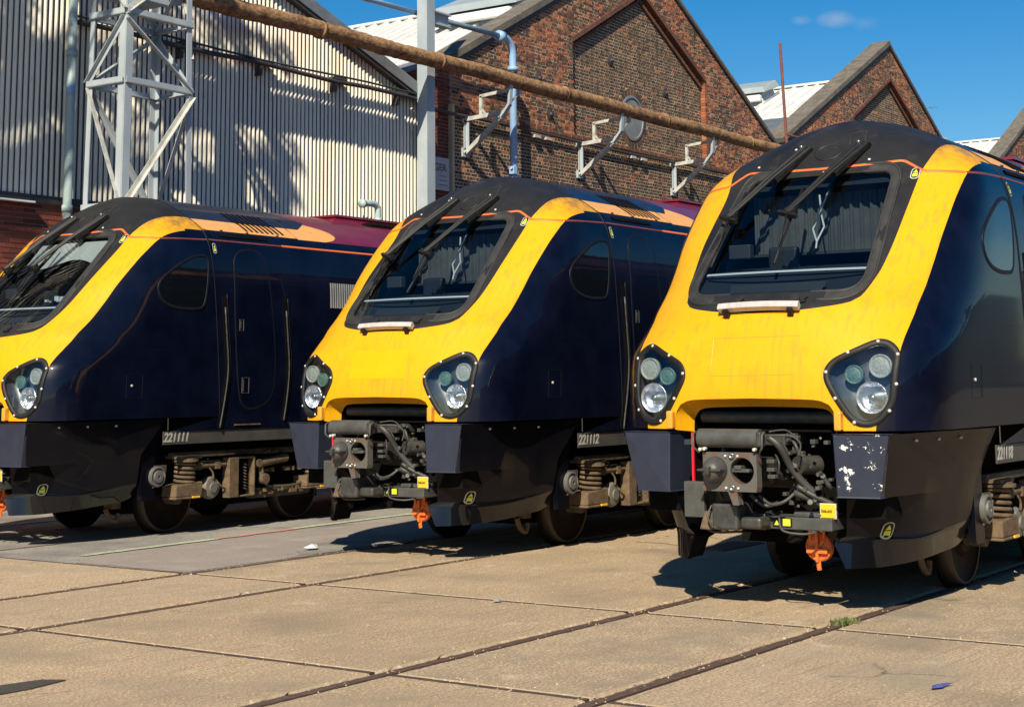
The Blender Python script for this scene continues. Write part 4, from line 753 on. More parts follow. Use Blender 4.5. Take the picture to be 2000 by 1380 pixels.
def bogie(root, xc, full=True):
    for s in (1, -1):
        for dx in ((0, 2.25) if full else (0,)):
            b = MB(); b.lathe((xc+dx, .70*s, .395), (0, s, 0), [(.425, -.02), (.425, .012), (.392, .025), (.388, .115), (.375, .12), (.34, .10), (.16, .085), (.12, .12), (.001, .12)], 40)
            wl = b.build('wheel', M['wheel'], root, True, flip=True, angle=35)
            MB().lathe((xc+dx, .70*s, .395), (0, s, 0), [(.3945, .024), (.3895, .117), (.372, .1215), (.36, .119)], 40, caps=False).build('wheel_tread', M['tyre'], wl, True, flip=True)
    for s in (1, -1):
        for x in (xc, xc+2.25):
            f = s
            b = MB(); b.lathe((x, 1.11*s, .72), (0, 0, 1), [(.001, .10), (.155, .10), (.155, .125), (.13, .125), (.13, .14), (.001, .14)], 20); b.box(x-.17, x+.18, .95*s, 1.20*s, .855, .885)
            b.build('spring_cap', M['bogie'], root, flip=True, smooth=True, angle=30)
            pth = [(x+.118*math.cos(t)*(1), 1.10*s+.105*math.sin(t), .575+.235*(t/(2*math.pi*4.6))) for t in np.linspace(0, 2*math.pi*4.6, 100)]
            MB().tube(pth, .0185, 8).build('coil_spring', M['bogie'], root, True, flip=True)
            b = MB(); b.hexa([(x-.25, .98*s, .425), (x+.17, .98*s, .425), (x+.17, 1.22*s, .425), (x-.25, 1.22*s, .425), (x-.24, .98*s, .56), (x+.18, .98*s, .59), (x+.18, 1.22*s, .59), (x-.24, 1.22*s, .56)]); b.box(x-.26, x+.14, 1.0*s, 1.23*s, .40, .424)
            b.build('axle_box', M['bogie'], root, flip=True, bevel=.012)
            MB().box(x, x+.12, 1.225*s, 1.24*s, .41, .43).build('grease_mark', M['sign_yellow'], root, flip=True)
        b = MB(); b.box(xc-.2, xc+2.4, 1.02*s, 1.10*s, .86, .93)
        b.build('bogie_frame', M['bogie_dark'], root, flip=True, bevel=.01)
        MB().box(xc-.46, xc+2.75, .925*s, .945*s, .46, .93).build('shade_plate', M['void'], root, flip=True)  # added near-black plate: hides wheel tops, stands in for underbody shade
        b = MB(); b.box(xc+.62, xc+.78, 1.10*s, 1.22*s, .37, .84); b.box(xc+.78, xc+1.08, 1.10*s, 1.20*s, .82, .845); b.box(xc+.78, xc+1.08, 1.10*s, 1.20*s, .37, .39); b.box(xc+1.06, xc+1.085, 1.10*s, 1.20*s, .37, .845)
        b.build('frame_bracket', M['bogie'], root, flip=True, bevel=.006)
        b = MB(); b.tube([(xc+.96+.025*math.cos(t), 1.14*s+.025*math.sin(t), .45+.32*t/(2*math.pi*9)) for t in np.linspace(0, 2*math.pi*9, 90)], .006, 5); b.build('small_spring', M['bogie_dark'], root, flip=True)
        b = MB(); b.lathe((xc+.40, 1.08*s, .50), (0, s, 0), [(.10, -.06), (.125, -.03), (.135, .04), (.115, .08), (.06, .09), (.055, .105), (.001, .105)], 24); b.build('brake_actuator', mat_act, root, True, flip=True, angle=40)
        b = MB(); b.tube(smooth_poly([(xc+.40, 1.17*s, .60), (xc+.38, 1.18*s, .68), (xc+.32, 1.16*s, .76), (xc+.36, 1.12*s, .84)], 4, False), .012, 6); b.tube(smooth_poly([(xc+.47, 1.17*s, .56), (xc+.55, 1.17*s, .5), (xc+.62, 1.15*s, .48)], 4, False), .012, 6); b.build('brake_hose', M['bogie'], root, True, flip=True)
        b = MB(); b.box(xc+.02, xc+.60, 1.08*s, 1.14*s, .78, .81); b.tube([(xc+.05, 1.16*s, .76), (xc+.60, 1.16*s, .765)], .028, 8); b.box(xc+.14, xc+.2, 1.12*s, 1.19*s, .72, .80); b.box(xc+.42, xc+.5, 1.12*s, 1.19*s, .72, .80); b.build('traction_rod', M['bogie'], root, flip=True)
        b = MB(); b.lathe((xc+1.17, 1.14*s, .755), (0, s, 0), [(.05, -.05), (.05, .05), (.001, .052)], 14); b.tube([(xc+1.17, 1.14*s, .745), (xc+1.7, 1.14*s, .80)], .052, 12); b.tube([(xc+1.24, 1.14*s, .72), (xc+1.27, 1.14*s, .55)], .035, 8); b.lathe((xc+1.29, 1.15*s, .56), (0, s, 0), [(.065, -.04), (.065, .04), (.03, .045), (.001, .045)], 16)
        b.build('yaw_damper', M['bogie'], root, flip=True, smooth=True, angle=40)
        b = MB(); b.tube(smooth_poly([(xc+1.33, 1.12*s, .52), (xc+1.45, 1.12*s, .46), (xc+1.9, 1.12*s, .455), (xc+2.15, 1.12*s, .52)], 4, False), .018, 8); b.box(xc+1.15, xc+2.1, .98*s, 1.08*s, .33, .45); b.build('lower_beam', M['bogie_dark'], root, flip=True)
        rr = random.Random(5); b = MB()
        for k in range(26): x = xc+rr.uniform(1.2, 2.0); z = rr.choice([.37, .40, .64, .86]); b.box(x, x+rr.uniform(.02, .07), 1.08*s, 1.14*s, z, z+rr.uniform(.02, .05))
        b.build('frame_fittings', M['bogie'], root, flip=True)['kind'] = 'stuff'
    for dx in (0, 2.25): MB().tube([(xc+dx, -1.0, .395), (xc+dx, 1.0, .395)], .07, 10).build('axle', M['bogie_dark'], root, flip=True)
    if xc < 4:
        b = MB(); b.tube(smooth_poly([(1.46, .75, .33), (1.52, .75, .22), (1.62, .75, .18), (1.66, .75, .26)], 4, False), .028, 8); b.box(1.5, 1.62, .68, .82, .32, .42); b.build('sand_pipe', M['bogie'], root, flip=True)
mat_act = mat('grey_brake_actuator', (.13, .125, .11), .6, col2=(.24, .17, .10), scale=9, lo=.5, hi=.7)

def light_bar(root):
    b = MB(); ms = np.linspace(-.335, .335, 17)
    rows = []
    for dh, dz in ((.0, .014), (.050, .018), (.060, .010), (.060, -.010), (.050, -.020), (.0, -.020)): rows.append([tuple(SP(np.array([m]), np.array([2.238+dz+.010*math.cos(m*4)]), .025+dh)[0]) for m in ms])
    b.add(*band_rows(rows, False)); n = len(ms); b.add([r_[0] for r_ in rows], [tuple(range(6))]); b.add([r_[-1] for r_ in rows], [tuple(range(6))])
    o = b.build('light_bar', M['white'], root, True, flip=True, angle=40)
    for m in (-.27, .27): MB().bar(SP(np.array([m]), np.array([2.20]), 0)[0], SP(np.array([m]), np.array([2.215]), .07)[0], .04, .035).build('bar_bracket', M['black'], o, flip=True)
    for m in (-.24, .30):       # catches in the rubber under the glass
        b = MB(); p = SP(np.array([m]), np.array([2.318]), .014)[0]; q = SP(np.array([m+.05]), np.array([2.345]), .02)[0]; b.bar(p, q, .02, .03); p2 = SP(np.array([m-.02]), np.array([2.302]), .012)[0]; q2 = SP(np.array([m+.05]), np.array([2.305]), .012)[0]; b.bar(p2, q2, .025, .02); b.build('glass_catch', M['black'], root, flip=True)
def roof_bits(root):
    P = np.array([(.03+.115*math.cos(t), 3.648+.072*math.sin(t)) for t in np.linspace(0, 2*math.pi, 30, endpoint=False)])
    h = MB().add(*band(P, -.012, .014, .010, SP)).build('horn_cover_rim', M['black_top'], root, True, flip=True)
    MB().add(*fill_on(P, .003, SP, 3)).build('horn_cover', M['black_top'], h, True, flip=True)
    for pts in ([(.165, 3.815), (.285, 3.832)], [(.285, 3.832), (.335, 3.70)], [(.165, 3.815), (.205, 3.69)]):
        MB().add(*strip(smooth_poly(pts, 5, False), .010, .006, SP)).build('access_panel_edge', M['rubber'], root, flip=True)
    for m, z in ((.42, 3.54), (-.30, 3.70), (-.62, 3.56), (.05, 3.45)):
        p = SP(np.array([m]), np.array([z]), .0)[0]; n = FN(np.array([m]), np.array([z]))[0]; MB().lathe(p, n, [(.012, 0), (.012, .006), (.001, .008)], 8).build('bolt', M['bolt'], root, flip=True)

def make_train():
    root = empty('train')
    cab_shell(root); headlight(root, 1); headlight(root, -1); cab_interior(root)
    wiper(root, (1.705, .345, 3.70), (.985, -.068, 3.06), (.735, -.04, 2.617)); wiper(root, (1.710, -.182, 3.70), (1.055, -.64, 3.06), (.84, -.64, 2.62))
    front_end(root); coupler(root); sk = body_side(root); bogie(root, 2.34); bogie(root, 17.2); light_bar(root); roof_bits(root)
    warning_label(root, .44, .60, .046, .062, sk)
    P = dens([(-.355, 1.745), (.355, 1.752), (.362, 2.04), (-.362, 2.036)]); MB().add(*fill_on(P, .0012, SP, 6)).build('painted_patch', M['yellow_patch'], root, True, flip=True)
    MB().add(*band(P, -.002, .003, .0018, SP)).build('patch_edge', M['orange_ish'], root, flip=True)
    return root
train = make_train(); train.location = (11.2255, 5.4848, 0)
trains = [train]
for loc in ((12.504, 10.2209, 0), (11.2147, 14.9666, 0)):
    t = copy_tree(train); t.location = loc; trains.append(t)
def child(root, name): return [c for c in root.children_recursive if c.name.split('.')[0] == name]
GT = 'trains stabled side by side'
tag(train, 'dark blue train with yellow nose, number 221118, nearest, with white chips on its bumper block', 'train', GT)
tag(trains[1], 'dark blue train with yellow nose, number 221112, middle of the three', 'train', GT)
tag(trains[2], 'dark blue train with yellow nose, number 221111, farthest and beside the lattice mast', 'train', GT)
for t, num in zip(trains, ('221118', '221112', '221111')):
    text_obj('fleet_number', num, .142, M['number'], t, (1.80, -1.3025, 1.066), (math.pi/2, 0, 0), shear=.25, width=.93, offset=.0045)
# chips on the nearest train's bumper and plough
for o in child(train, 'bumper_block'):
    if o.data.vertices[0].co.y < 0:
        o.data = o.data.copy(); o.data.materials[0] = M['navy_chipped']; o['label'] = 'bumper block with chipped white patches'
for t in trains[:2]: diamond_bars(child(t, 'cab_interior')[0])
for t in trains[1:]:
    for o in child(t, 'patch_edge'): bpy.data.objects.remove(o)
for o in child(train, 'painted_patch')+child(trains[2], 'painted_patch'): bpy.data.objects.remove(o)
for o in child(trains[2], 'curtain')+child(trains[2], 'curtain_hem')+child(trains[2], 'light_bar')+child(trains[2], 'bar_bracket'): bpy.data.objects.remove(o)
b = MB(); P = np.array([(m, 3.30+.05*math.sin(m*6)) for m in np.linspace(-.62, .62, 30)]); A = SP(P[:, 0], np.full(30, 3.41), -.05); B = SP(P[:, 0]*1.05, P[:, 1]-.14, -.07); b.add(*band_rows([A, B], False)); b.build('pulled_blind', M['blind'], child(trains[2], 'cab_interior')[0], flip=True)
b = MB(); rr = random.Random(2)
for k in range(16): x = 1.02+rr.uniform(-.1, .1); y = .33+rr.uniform(-.10, .10); b.box(x, x+.03, y, y+.035, 2.63+rr.uniform(0, .05), 2.66+rr.uniform(0, .06))
b.build('crumpled_paper', M['litter_white'], child(trains[2], 'cab_interior')[0], flip=True)

# ------------------------------------------------------------ ground
b = MB(); b.add([(-900, -900, -.09), (900, -900, -.09), (900, 900, -.09), (-900, 900, -.09)], [(0, 1, 2, 3)])
tag(b.build('ground', M['ground']), kind='structure')
yard = tag(MB().box(-14, 30, -12, 19.05, -.085, -.016).build('yard_pavement', M['groove']), kind='structure')
RY = [5.4848-.7525, 5.4848+.7525, 10.2209-.7525, 10.2209+.7525, 14.9666-.7525, 14.9666+.7525]
def slab(x0, x1, y0, y1, mtl, zt=0.0):
    """one cast slab: jagged arrises, a low rounded shoulder, real thickness"""
    r = random.Random(int(x0*131+y0*977)); pts = []
    def edge(ax, ay, bx, by):
        L = math.hypot(bx-ax, by-ay); n = max(3, int(L/.05)); nx, ny = (by-ay)/L, -(bx-ax)/L; j = 0; o = []
        for k in range(n):
            t = k/n; j = .72*j+r.gauss(0, .0045); spall = 0
            if r.random() < .05: spall = r.uniform(.008, .03)
            dd = max(-.012, min(.012, j))-spall; o.append((ax+(bx-ax)*t+nx*dd, ay+(by-ay)*t+ny*dd))
        return o
    pts = edge(x0, y0, x1, y0)+edge(x1, y0, x1, y1)+edge(x1, y1, x0, y1)+edge(x0, y1, x0, y0)
    n = len(pts); cx, cy = (x0+x1)/2, (y0+y1)/2
    ins = []
    for (x, y) in pts:
        dx = min(max(x, x0+.020), x1-.020); dy = min(max(y, y0+.020), y1-.020); ins.append((dx+r.gauss(0, .003), dy+r.gauss(0, .003)))
    vs = [(x, y, zt-.04) for x, y in pts]+[(x, y, zt-.012+r.uniform(-.003, .003)) for x, y in pts]+[(x, y, zt) for x, y in ins]
    b = MB(); fs = [(i, (i+1) % n, n+(i+1) % n, n+i) for i in range(n)]; b.add(vs, fs, 0)
    b.f += [(n+i, n+(i+1) % n, 2*n+(i+1) % n, 2*n+i) for i in range(n)]; b.m += [1]*n
    b.f.append(tuple(range(2*n, 3*n))); b.m.append(0)
    o = b.build('concrete_slab', [mtl, M['rim']], yard); return o
for x_ in (-1.34, 1.69, 4.72, 7.755, 10.78, 16.9, 23.0):
    for y0_, y1_ in ((-6, 4.66), (4.81, 6.16), (6.32, 9.40), (9.55, 10.90), (11.05, 14.14)):
        if x_ > 11 and y0_ > 10: continue
        MB().box(x_-.027, x_+.027, y0_, y1_, -.0155, -.003).build('joint_sealant', M['groove'], yard)
g = .068
YB_ = [-6.0, -2.6, .7, RY[0], RY[1], RY[2], RY[3], RY[4], RY[5], 19.0]
XB_ = [-4.37, -1.34, 1.69, 4.72, 7.755, 10.78, 16.9, 23.0, 29.9]
mats_ = [M['concrete'], M['concrete2'], M['concrete3']]
for i in range(len(XB_)-1):
    for j in range(len(YB_)-1):
        x0, x1, y0, y1 = XB_[i], XB_[i+1], YB_[j], YB_[j+1]
        if x0 > 10 and y0 > 10.9: continue
        gy0 = g if abs(y0-YB_[j]) < .01 and y0 in RY else .014; gy1 = g if y1 in RY else .014
        slab(x0+.028, x1-.028, y0+gy0, y1-gy1, mats_[(i*2+j*3+(i*j)) % 3] if not (x0 < 10 and y0 > 10) else M['concrete2'])
# asphalt area round the far train
b = MB(); nx_, ny_ = 60, 3
b.box(10.80, 29.9, RY[3]+.05, 19.04, -.04, -.006)
asp = tag(b.build('asphalt', M['asphalt']), kind='structure')
def sheet(name, poly, z, mtl, parent=None, jit=.012, kind=None):
    r = random.Random(len(poly)*7+int(poly[0][0]*10)); P = []
    for k in range(len(poly)):
        a, c = poly[k], poly[(k+1) % len(poly)]; n = max(2, int(math.hypot(c[0]-a[0], c[1]-a[1])/.12))
        for t in range(n): P.append((a[0]+(c[0]-a[0])*t/n+r.gauss(0, jit), a[1]+(c[1]-a[1])*t/n+r.gauss(0, jit), z))
    b = MB(); b.add(P, [tuple(range(len(P)))]); o = b.build(name, mtl, parent); 
    if kind: o['kind'] = kind
    return o
sheet('asphalt_patch', [(10.85, 11.06), (12.2, 11.05), (13.6, 11.10), (24, 11.15), (24, 12.85), (17, 12.95), (11.6, 12.90), (10.85, 12.6)], -.002, M['asphalt_red'], asp)
sheet('asphalt_patch', [(12.5, 11.08), (14.6, 11.06), (15.8, 11.5), (14.2, 11.9), (12.9, 11.55)], .001, M['asphalt'], asp, jit=.04)
sheet('painted_line', [(11.3, 12.95), (13.3, 13.03), (13.3, 13.15), (11.3, 13.07)], .003, M['paint_lime'], asp, jit=.006)
sheet('painted_line', [(13.3, 13.04), (14.7, 13.12), (14.7, 13.22), (13.3, 13.14)], .003, M['paint_pink'], asp, jit=.01)
sheet('painted_line', [(14.7, 13.14), (24, 13.5), (24, 13.62), (14.7, 13.26)], .003, M['paint_lime'], asp, jit=.006)
sheet('painted_line', [(12.6, 16.6), (18, 16.75), (18, 16.85), (12.6, 16.70)], .003, M['paint_lime'], asp, jit=.006)
names = {0: ('right rail of the nearest train, in the nearest groove of the concrete'), 1: 'left rail of the nearest train, set in the concrete', 2: 'right rail of the middle train, in the groove running to the left edge', 3: 'left rail of the middle train, along the edge of the asphalt', 4: 'right rail of the farthest train, thin line in the asphalt', 5: 'left rail of the farthest train, against the wall side'}
for k, y in enumerate(RY):
    b = MB(); b.box(-14, 29.9, y-.034, y+.034, -.0155, -.004+(.001 if k > 2 else 0)); b.box(-14, 29.9, y-.055, y-.046, -.0155, -.010)
    tag(b.build('rail', M['rail'], bevel=.006), 'rusty rail: '+names[k], 'rail', 'rails set flush in the yard')
# drain grate, weeds, litter
gr = empty('drain_grate', (15.5, 7.80, 0)); tag(gr, 'rusty ribbed drain grate in the ground behind the nearest coupler', 'drain grate')
MB().box(-.52, .42, -.17, .17, -.006, .006).build('grate_frame', M['iron'], gr)
for k in range(26): MB().box(-.50+k*.0355, -.50+k*.0355+.016, -.15, .15, .006, .014).build('grate_bar', M['iron'], gr)
sheet('pale_grit_patch', [(15.2, 8.05), (16.4, 7.95), (16.6, 8.9), (15.4, 8.9)], .005, M['rim'], yard, jit=.04)
def weeds(name, loc, n, r, h, label):
    rr = random.Random(4); b = MB()
    for k in range(n):
        a = rr.uniform(0, 6.28); d = r*math.sqrt(rr.random()); x, y = d*math.cos(a)*1.6, d*math.sin(a); t = rr.uniform(0, 6.28); l = rr.uniform(.3, 1)*h; wv = Vector((math.cos(t), math.sin(t), 0))*.006; ln = Vector((rr.gauss(0, .5), rr.gauss(0, .5), 1))*l
        p = Vector((x, y, 0)); b.add([p-wv, p+wv, p+ln*.6+wv*1.4, p+ln, p+ln*.6-wv*1.4], [(0, 1, 2, 3, 4)])
    o = b.build(name, M['leafgreen']); o.location = loc; tag(o, label, 'weed'); return o
weeds('grass_tuft', (11.10, 4.72, -.02), 200, .085, .06, 'small green tuft of weeds in the rail groove before the nearest train')
weeds('moss_tuft', (7.70, 5.0, -.03), 160, .10, .03, 'thin line of moss in the slab joint at the bottom edge')
def scrap(name, loc, pts, mtl, label, h=.02):
    b = MB(); n = len(pts); rr = random.Random(9); vs = [(x, y, .004+rr.uniform(0, h)) for x, y in pts]+[(sum(p[0] for p in pts)/n, sum(p[1] for p in pts)/n, h*1.3)]
    b.add(vs, [(i, (i+1) % n, n) for i in range(n)]+[tuple(range(n-1, -1, -1))]); o = b.build(name, mtl); o.location = loc; tag(o, label, 'litter'); return o
scrap('paper_scrap', (12.95, 11.36, 0), [(-.10, -.03), (.0, -.06), (.10, .0), (.13, .05), (.02, .07), (-.08, .05)], M['litter_white'], 'crumpled white scrap lying on the asphalt left of the middle train', .045)
scrap('blue_rag', (9.07, 3.32, 0), [(-.09, .0), (-.02, -.035), (.06, -.03), (.11, -.06), (.10, .0), (.0, .03)], M['litter_blue'], 'small blue rag on the concrete at lower right', .02)
scrap('grey_scrap', (10.65, 7.42, 0), [(-.06, .0), (.0, -.03), (.07, .0), (.01, .03)], M['litter_grey'], 'small grey scrap on the slab between nearest and middle train', .03)
DARK_STRIP = [(5.6, 8.08), (6.009, 7.914), (6.227, 7.831), (6.48, 7.775), (6.552, 7.65), (6.262, 7.605), (6.058, 7.616), (5.5, 7.67)]
b = MB(); b.prism(DARK_STRIP, lambda x, y: (x, y, .003), lambda x, y: (x, y, .009))  # thin dark pointed sheet just above the concrete
tag(b.build('dark_strip', M['solebar']), 'dark pointed strip lying flat on the concrete at the left edge', 'steel plate')
rr = random.Random(21); b = MB()
for k in range(1500):
    x = rr.uniform(7, 17); j = rr.random()
    y = (rr.choice(RY[:4])+rr.gauss(0, .09)) if j < .45 else rr.uniform(2.5, 11); 
    if .45 < j < .7: x = rr.choice(XB_[3:6])+rr.gauss(0, .08)
    s_ = rr.uniform(.003, .009); a = rr.uniform(0, 3); c_, sn = math.cos(a)*s_, math.sin(a)*s_
    b.add([(x+c_, y+sn, .0), (x-sn, y+c_, .0), (x-c_, y-sn, .0), (x+sn, y-c_, .0), (x, y, s_*1.2)], [(0, 1, 4), (1, 2, 4), (2, 3, 4), (3, 0, 4)])
tag(b.build('loose_grit', M['rim']), kind='stuff')

# ------------------------------------------------------------ brickwork
def hexa_face(b, cols, x0, x1, z0, z1, y, dep, col):
    n = len(b.v); b.v += [(x0, y, z0), (x1, y, z0), (x1, y, z1), (x0, y, z1), (x0, y+dep, z0), (x1, y+dep, z0), (x1, y+dep, z1), (x0, y+dep, z1)]
    b.f += [(n, n+1, n+2, n+3), (n+1, n+5, n+6, n+2), (n+4, n, n+3, n+7), (n+3, n+2, n+6, n+7), (n+4, n+5, n+1, n)]; b.m += [0]*5; cols += [col]*5
def set_cols(o, cols):
    a = o.data.attributes.new('bcol', 'FLOAT_COLOR', 'FACE'); a.data.foreach_set('color', np.array([(*c, 1) for c in cols], 'f').ravel())
def brick_cells(x0, x1, z0, z1, bond='english', L=.226, H=.075, seed=1):
    rr = random.Random(seed); out = []; k = 0; z = z0
    while z+H-.01 <= z1+1e-6:
        if bond == 'english': wdt = L if k % 2 == 0 else L/2; off = 0 if k % 2 == 0 else -L/4
        else: wdt = L; off = -L/2 if k % 2 else 0
        x = x0+off
        while x < x1:
            a, c = max(x, x0)+.009, min(x+wdt, x1)-.009
            if c-a > .035: out.append((a, c, z+.0085, z+H-.0085))
            x += wdt
        z += H; k += 1
    return out
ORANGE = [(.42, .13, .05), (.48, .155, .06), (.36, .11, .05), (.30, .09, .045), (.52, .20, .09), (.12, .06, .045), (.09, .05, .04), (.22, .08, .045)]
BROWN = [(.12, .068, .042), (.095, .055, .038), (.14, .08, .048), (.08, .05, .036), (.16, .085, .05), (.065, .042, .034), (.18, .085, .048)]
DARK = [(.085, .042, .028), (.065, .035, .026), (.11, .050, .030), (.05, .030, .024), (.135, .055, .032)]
RED = [(.24, .050, .028), (.20, .044, .026), (.27, .062, .034), (.17, .040, .025), (.22, .055, .030)]
def jit(c, rr, a=.16): k = .86*(1+rr.uniform(-a, a)); return tuple(max(.01, v*k) for v in c)
def sdf2(poly, pts): return sdf(poly, pts)
def wall_slab(name, poly, y0, y1, mtl, parent=None):
    return MB().prism(poly, lambda x, z: (x, y0, z), lambda x, z: (x, y1, z)).build(name, mtl, parent)
def make_bricks(parent, cells, yf, seed, single=0, keyf=None, yo=None):
    """cells: (x0,x1,z0,z1,palette,dy). The `single` largest-showing ones become objects, the rest one mesh."""
    rr = random.Random(seed)
    if keyf: cells = sorted(cells, key=keyf)
    ind, rest = cells[:single], cells[single:]
    if rest:
        b = MB(); cols = []
        for (a, c, z0, z1, pal, dy) in rest: hexa_face(b, cols, a, c, z0, z1, yf+dy+rr.uniform(-.003, .003), .05, jit(rr.choice(pal), rr))
        o = b.build('bricks', M['brick'], parent); set_cols(o, cols); o['kind'] = 'stuff'
    cache = {}
    for (a, c, z0, z1, pal, dy) in ind:
        v = rr.randrange(5); key = (round(c-a, 2), pal[0], v)
        if key not in cache:
            b = MB(); cols = []; hexa_face(b, cols, -(c-a)/2, (c-a)/2, -(z1-z0)/2, (z1-z0)/2, 0, .05, jit(pal[v % len(pal)] if pal is not ORANGE else rr.choice(pal), rr)); o = b.build('brick', M['brick'], parent); set_cols(o, cols); cache[key] = o
        else: o = bpy.data.objects.new('brick', cache[key].data); C.objects.link(o); o.parent = parent
        o.location = ((a+c)/2, yf+dy+rr.uniform(-.003, .003), (z0+z1)/2)

# ------------------------------------------------------------ brick workshops with gables
WY = 19.15
def slope_box(b, xa, za, xb, zb, y0, y1, t0, t1):
    """slab lying along a gable edge from (xa,za) to (xb,zb)"""
    d = Vector((xb-xa, 0, zb-za)).normalized(); n = Vector((-d.z, 0, d.x)); n = n if n.z > 0 else -n
    P = [Vector((xa, 0, za)), Vector((xb, 0, zb))]
    vs = []
    for t in (t0, t1):
        for (p, y) in ((P[0], y0), (P[1], y0), (P[1], y1), (P[0], y1)): q = p+n*t; vs.append((q.x, y, q.z))
    b.hexa(vs)
def workshop(xl, zl, xa, za, xr, zr, zbot, label, near, seed, ridge, circ=None, vent=(-2.35, -.75, 2.2, 4.6)):
    root = empty('brick_workshop', (xa, WY, 0)); tag(root, label, 'workshop', 'brick workshops in a row behind the trains'); 
    sl_, sr_ = (za-zl)/(xa-xl), (za-zr)/(xr-xa)
    poly = [(xl, zbot), (xr, zbot), (xr, zr), (xa, za), (xl, zl)]
    off = lambda P: [(x-xa, z) for x, z in P]
    def lp(d):  return [(x, z) for x, z in d]
    # recessed panel outline
    rxl, rxr = xa-3.3, xa+3.25; rza = za-1.15
    rec = [(rxl, 7.25), (rxr, 7.25), (rxr, rza-sr_*(rxr-xa)*.97), (xa, rza), (rxl, rza-sl_*(xa-rxl)*1.02)]
    P = [(x-xa, z) for x, z in poly]; R = [(x-xa, z) for x, z in rec]
    mort = wall_slab('mortar_bed', P, .1205, .42, M['mortar'], root)
    # front leaf with a hole for the panel: four pieces butted round the recess
    fl = MB(); F0 = lambda x, z: (x, -.0045, z); F1 = lambda x, z: (x, .1195, z)
    rl, rr_ = R[0][0], R[1][0]; zL = R[4][1]; zR = R[2][1]; zt = R[3][1]
    fl.prism([(xl-xa, zbot), (rl, zbot), (rl, za-sl_*(-rl)), (xl-xa, zl)], F0, F1)
    fl.prism([(rr_, zbot), (xr-xa, zbot), (xr-xa, zr), (rr_, za-sr_*rr_)], F0, F1)
    fl.prism([(rl, zbot), (rr_, zbot), (rr_, 7.25), (rl, 7.25)], F0, F1)
    fl.prism([(rl, zL), (0, zt), (0, za), (rl, za-sl_*(-rl))], F0, F1); fl.prism([(0, zt), (rr_, zR), (rr_, za-sr_*rr_), (0, za)], F0, F1)
    fl.build('mortar_front', M['mortar'], root)
    cells = brick_cells(xl-xa, xr-xa, zbot, za, seed=seed); mid = np.array([((a+c)/2, (z0+z1)/2) for a, c, z0, z1 in cells])
    dW = sdf(P, mid); dR = sdf(R, mid); out = []
    cc = (circ[0]-xa, circ[1]) if circ else None
    rr = random.Random(seed)
    for (cl, m, w1, r1) in zip(cells, mid, dW, dR):
        if w1 < .02: continue
        if cc and (m[0]-cc[0])**2/.36+(m[1]-cc[1])**2/.44 < 1.25: continue
        a, c, z0, z1 = cl
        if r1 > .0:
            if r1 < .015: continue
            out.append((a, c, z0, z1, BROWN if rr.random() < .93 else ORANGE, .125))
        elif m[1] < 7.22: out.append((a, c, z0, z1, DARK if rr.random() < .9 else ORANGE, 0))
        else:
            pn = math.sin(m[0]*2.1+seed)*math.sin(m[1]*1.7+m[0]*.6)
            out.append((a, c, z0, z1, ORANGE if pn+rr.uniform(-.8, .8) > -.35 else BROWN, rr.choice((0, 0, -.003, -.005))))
    if near: key = lambda q: (q[0]+xa)**2+0*q[2]+(0 if q[2] > 5.0 else 1e4)
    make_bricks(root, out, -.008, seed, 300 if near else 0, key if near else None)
    # brick-on-edge band round the recess
    bb = MB()
    slope_box(bb, rl, zL, 0, zt, -.035, .128, -.05, .055); slope_box(bb, 0, zt, rr_, zR, -.035, .128, -.05, .055)
    bb.build('recess_band', mat_band, root)
    b2 = MB(); slope_box(b2, rl, zL-.20, 0, zt-.20, .06, .1285, -.04, .04); slope_box(b2, 0, zt-.20, rr_-.05, zR-.20, .06, .1285, -.04, .04); b2.build('recess_band', mat_band, root)
    jb = MB(); jc = []; rj = random.Random(seed+3); z = 7.25
    while z < zR-.02:
        n_ = len(jb.v); x_ = rr_; jb.v += [(x_-.010, -.008, z+.005), (x_+.12, -.0095, z+.005), (x_+.12, -.0095, z+.069), (x_-.010, -.008, z+.069), (x_-.010, .118, z+.005), (x_-.010, .118, z+.069)]
        jb.f += [(n_, n_+1, n_+2, n_+3), (n_+4, n_, n_+3, n_+5)]; jb.m += [0, 0]; k_ = jit(rj.choice(ORANGE[:5]), rj); jc += [k_, k_]; z += .075
    o = jb.build('jamb_bricks', M['brick'], root); set_cols(o, jc); o['kind'] = 'stuff'
    # string of corbelled bricks at the foot of the gable
    b3 = MB(); rr = random.Random(seed+1)
    for k in range(int((xr-xl)/.24)): x = xl-xa+k*.24; b3.box(x, x+.2, -.03-rr.uniform(0, .02), .012, 7.18, 7.25)
    cb = b3.build('corbel_course', mat_band, root)
    # pattress bosses
    for (x, z) in ((rl-1.45, 8.35), (rr_+1.1, 8.30), (rl-1.0, 7.6), (-1.4, 9.3), (1.3, 8.9)):
        MB().lathe((x, .0 if abs(x) > 3 else .12, z), (0, -1, 0), [(.13, -.01), (.13, .02), (.05, .05), (.03, .09), (.001, .10)], 12).build('wall_tie_plate', M['cable'], root)
    for s_, xe in ((-1, xl-xa), (1, xr-xa)):
        pass
    b = MB(); slope_box(b, xl-xa-.35, zl-sl_*.35, 0, za, -.10, .52, .0, .16); slope_box(b, 0, za, xr-xa+.2, zr-sr_*.2, -.07, .52, -.02, .07); b.build('gable_coping', M['coping'], root, bevel=.012)
    b = MB(); slope_box(b, xl-xa-.1, zl-sl_*.1, 0, za, -.06, .012, -.10, -.002); slope_box(b, 0, za, xr-xa, zr, -.06, .012, -.07, -.002); b.build('under_coping', M['cable'], root)
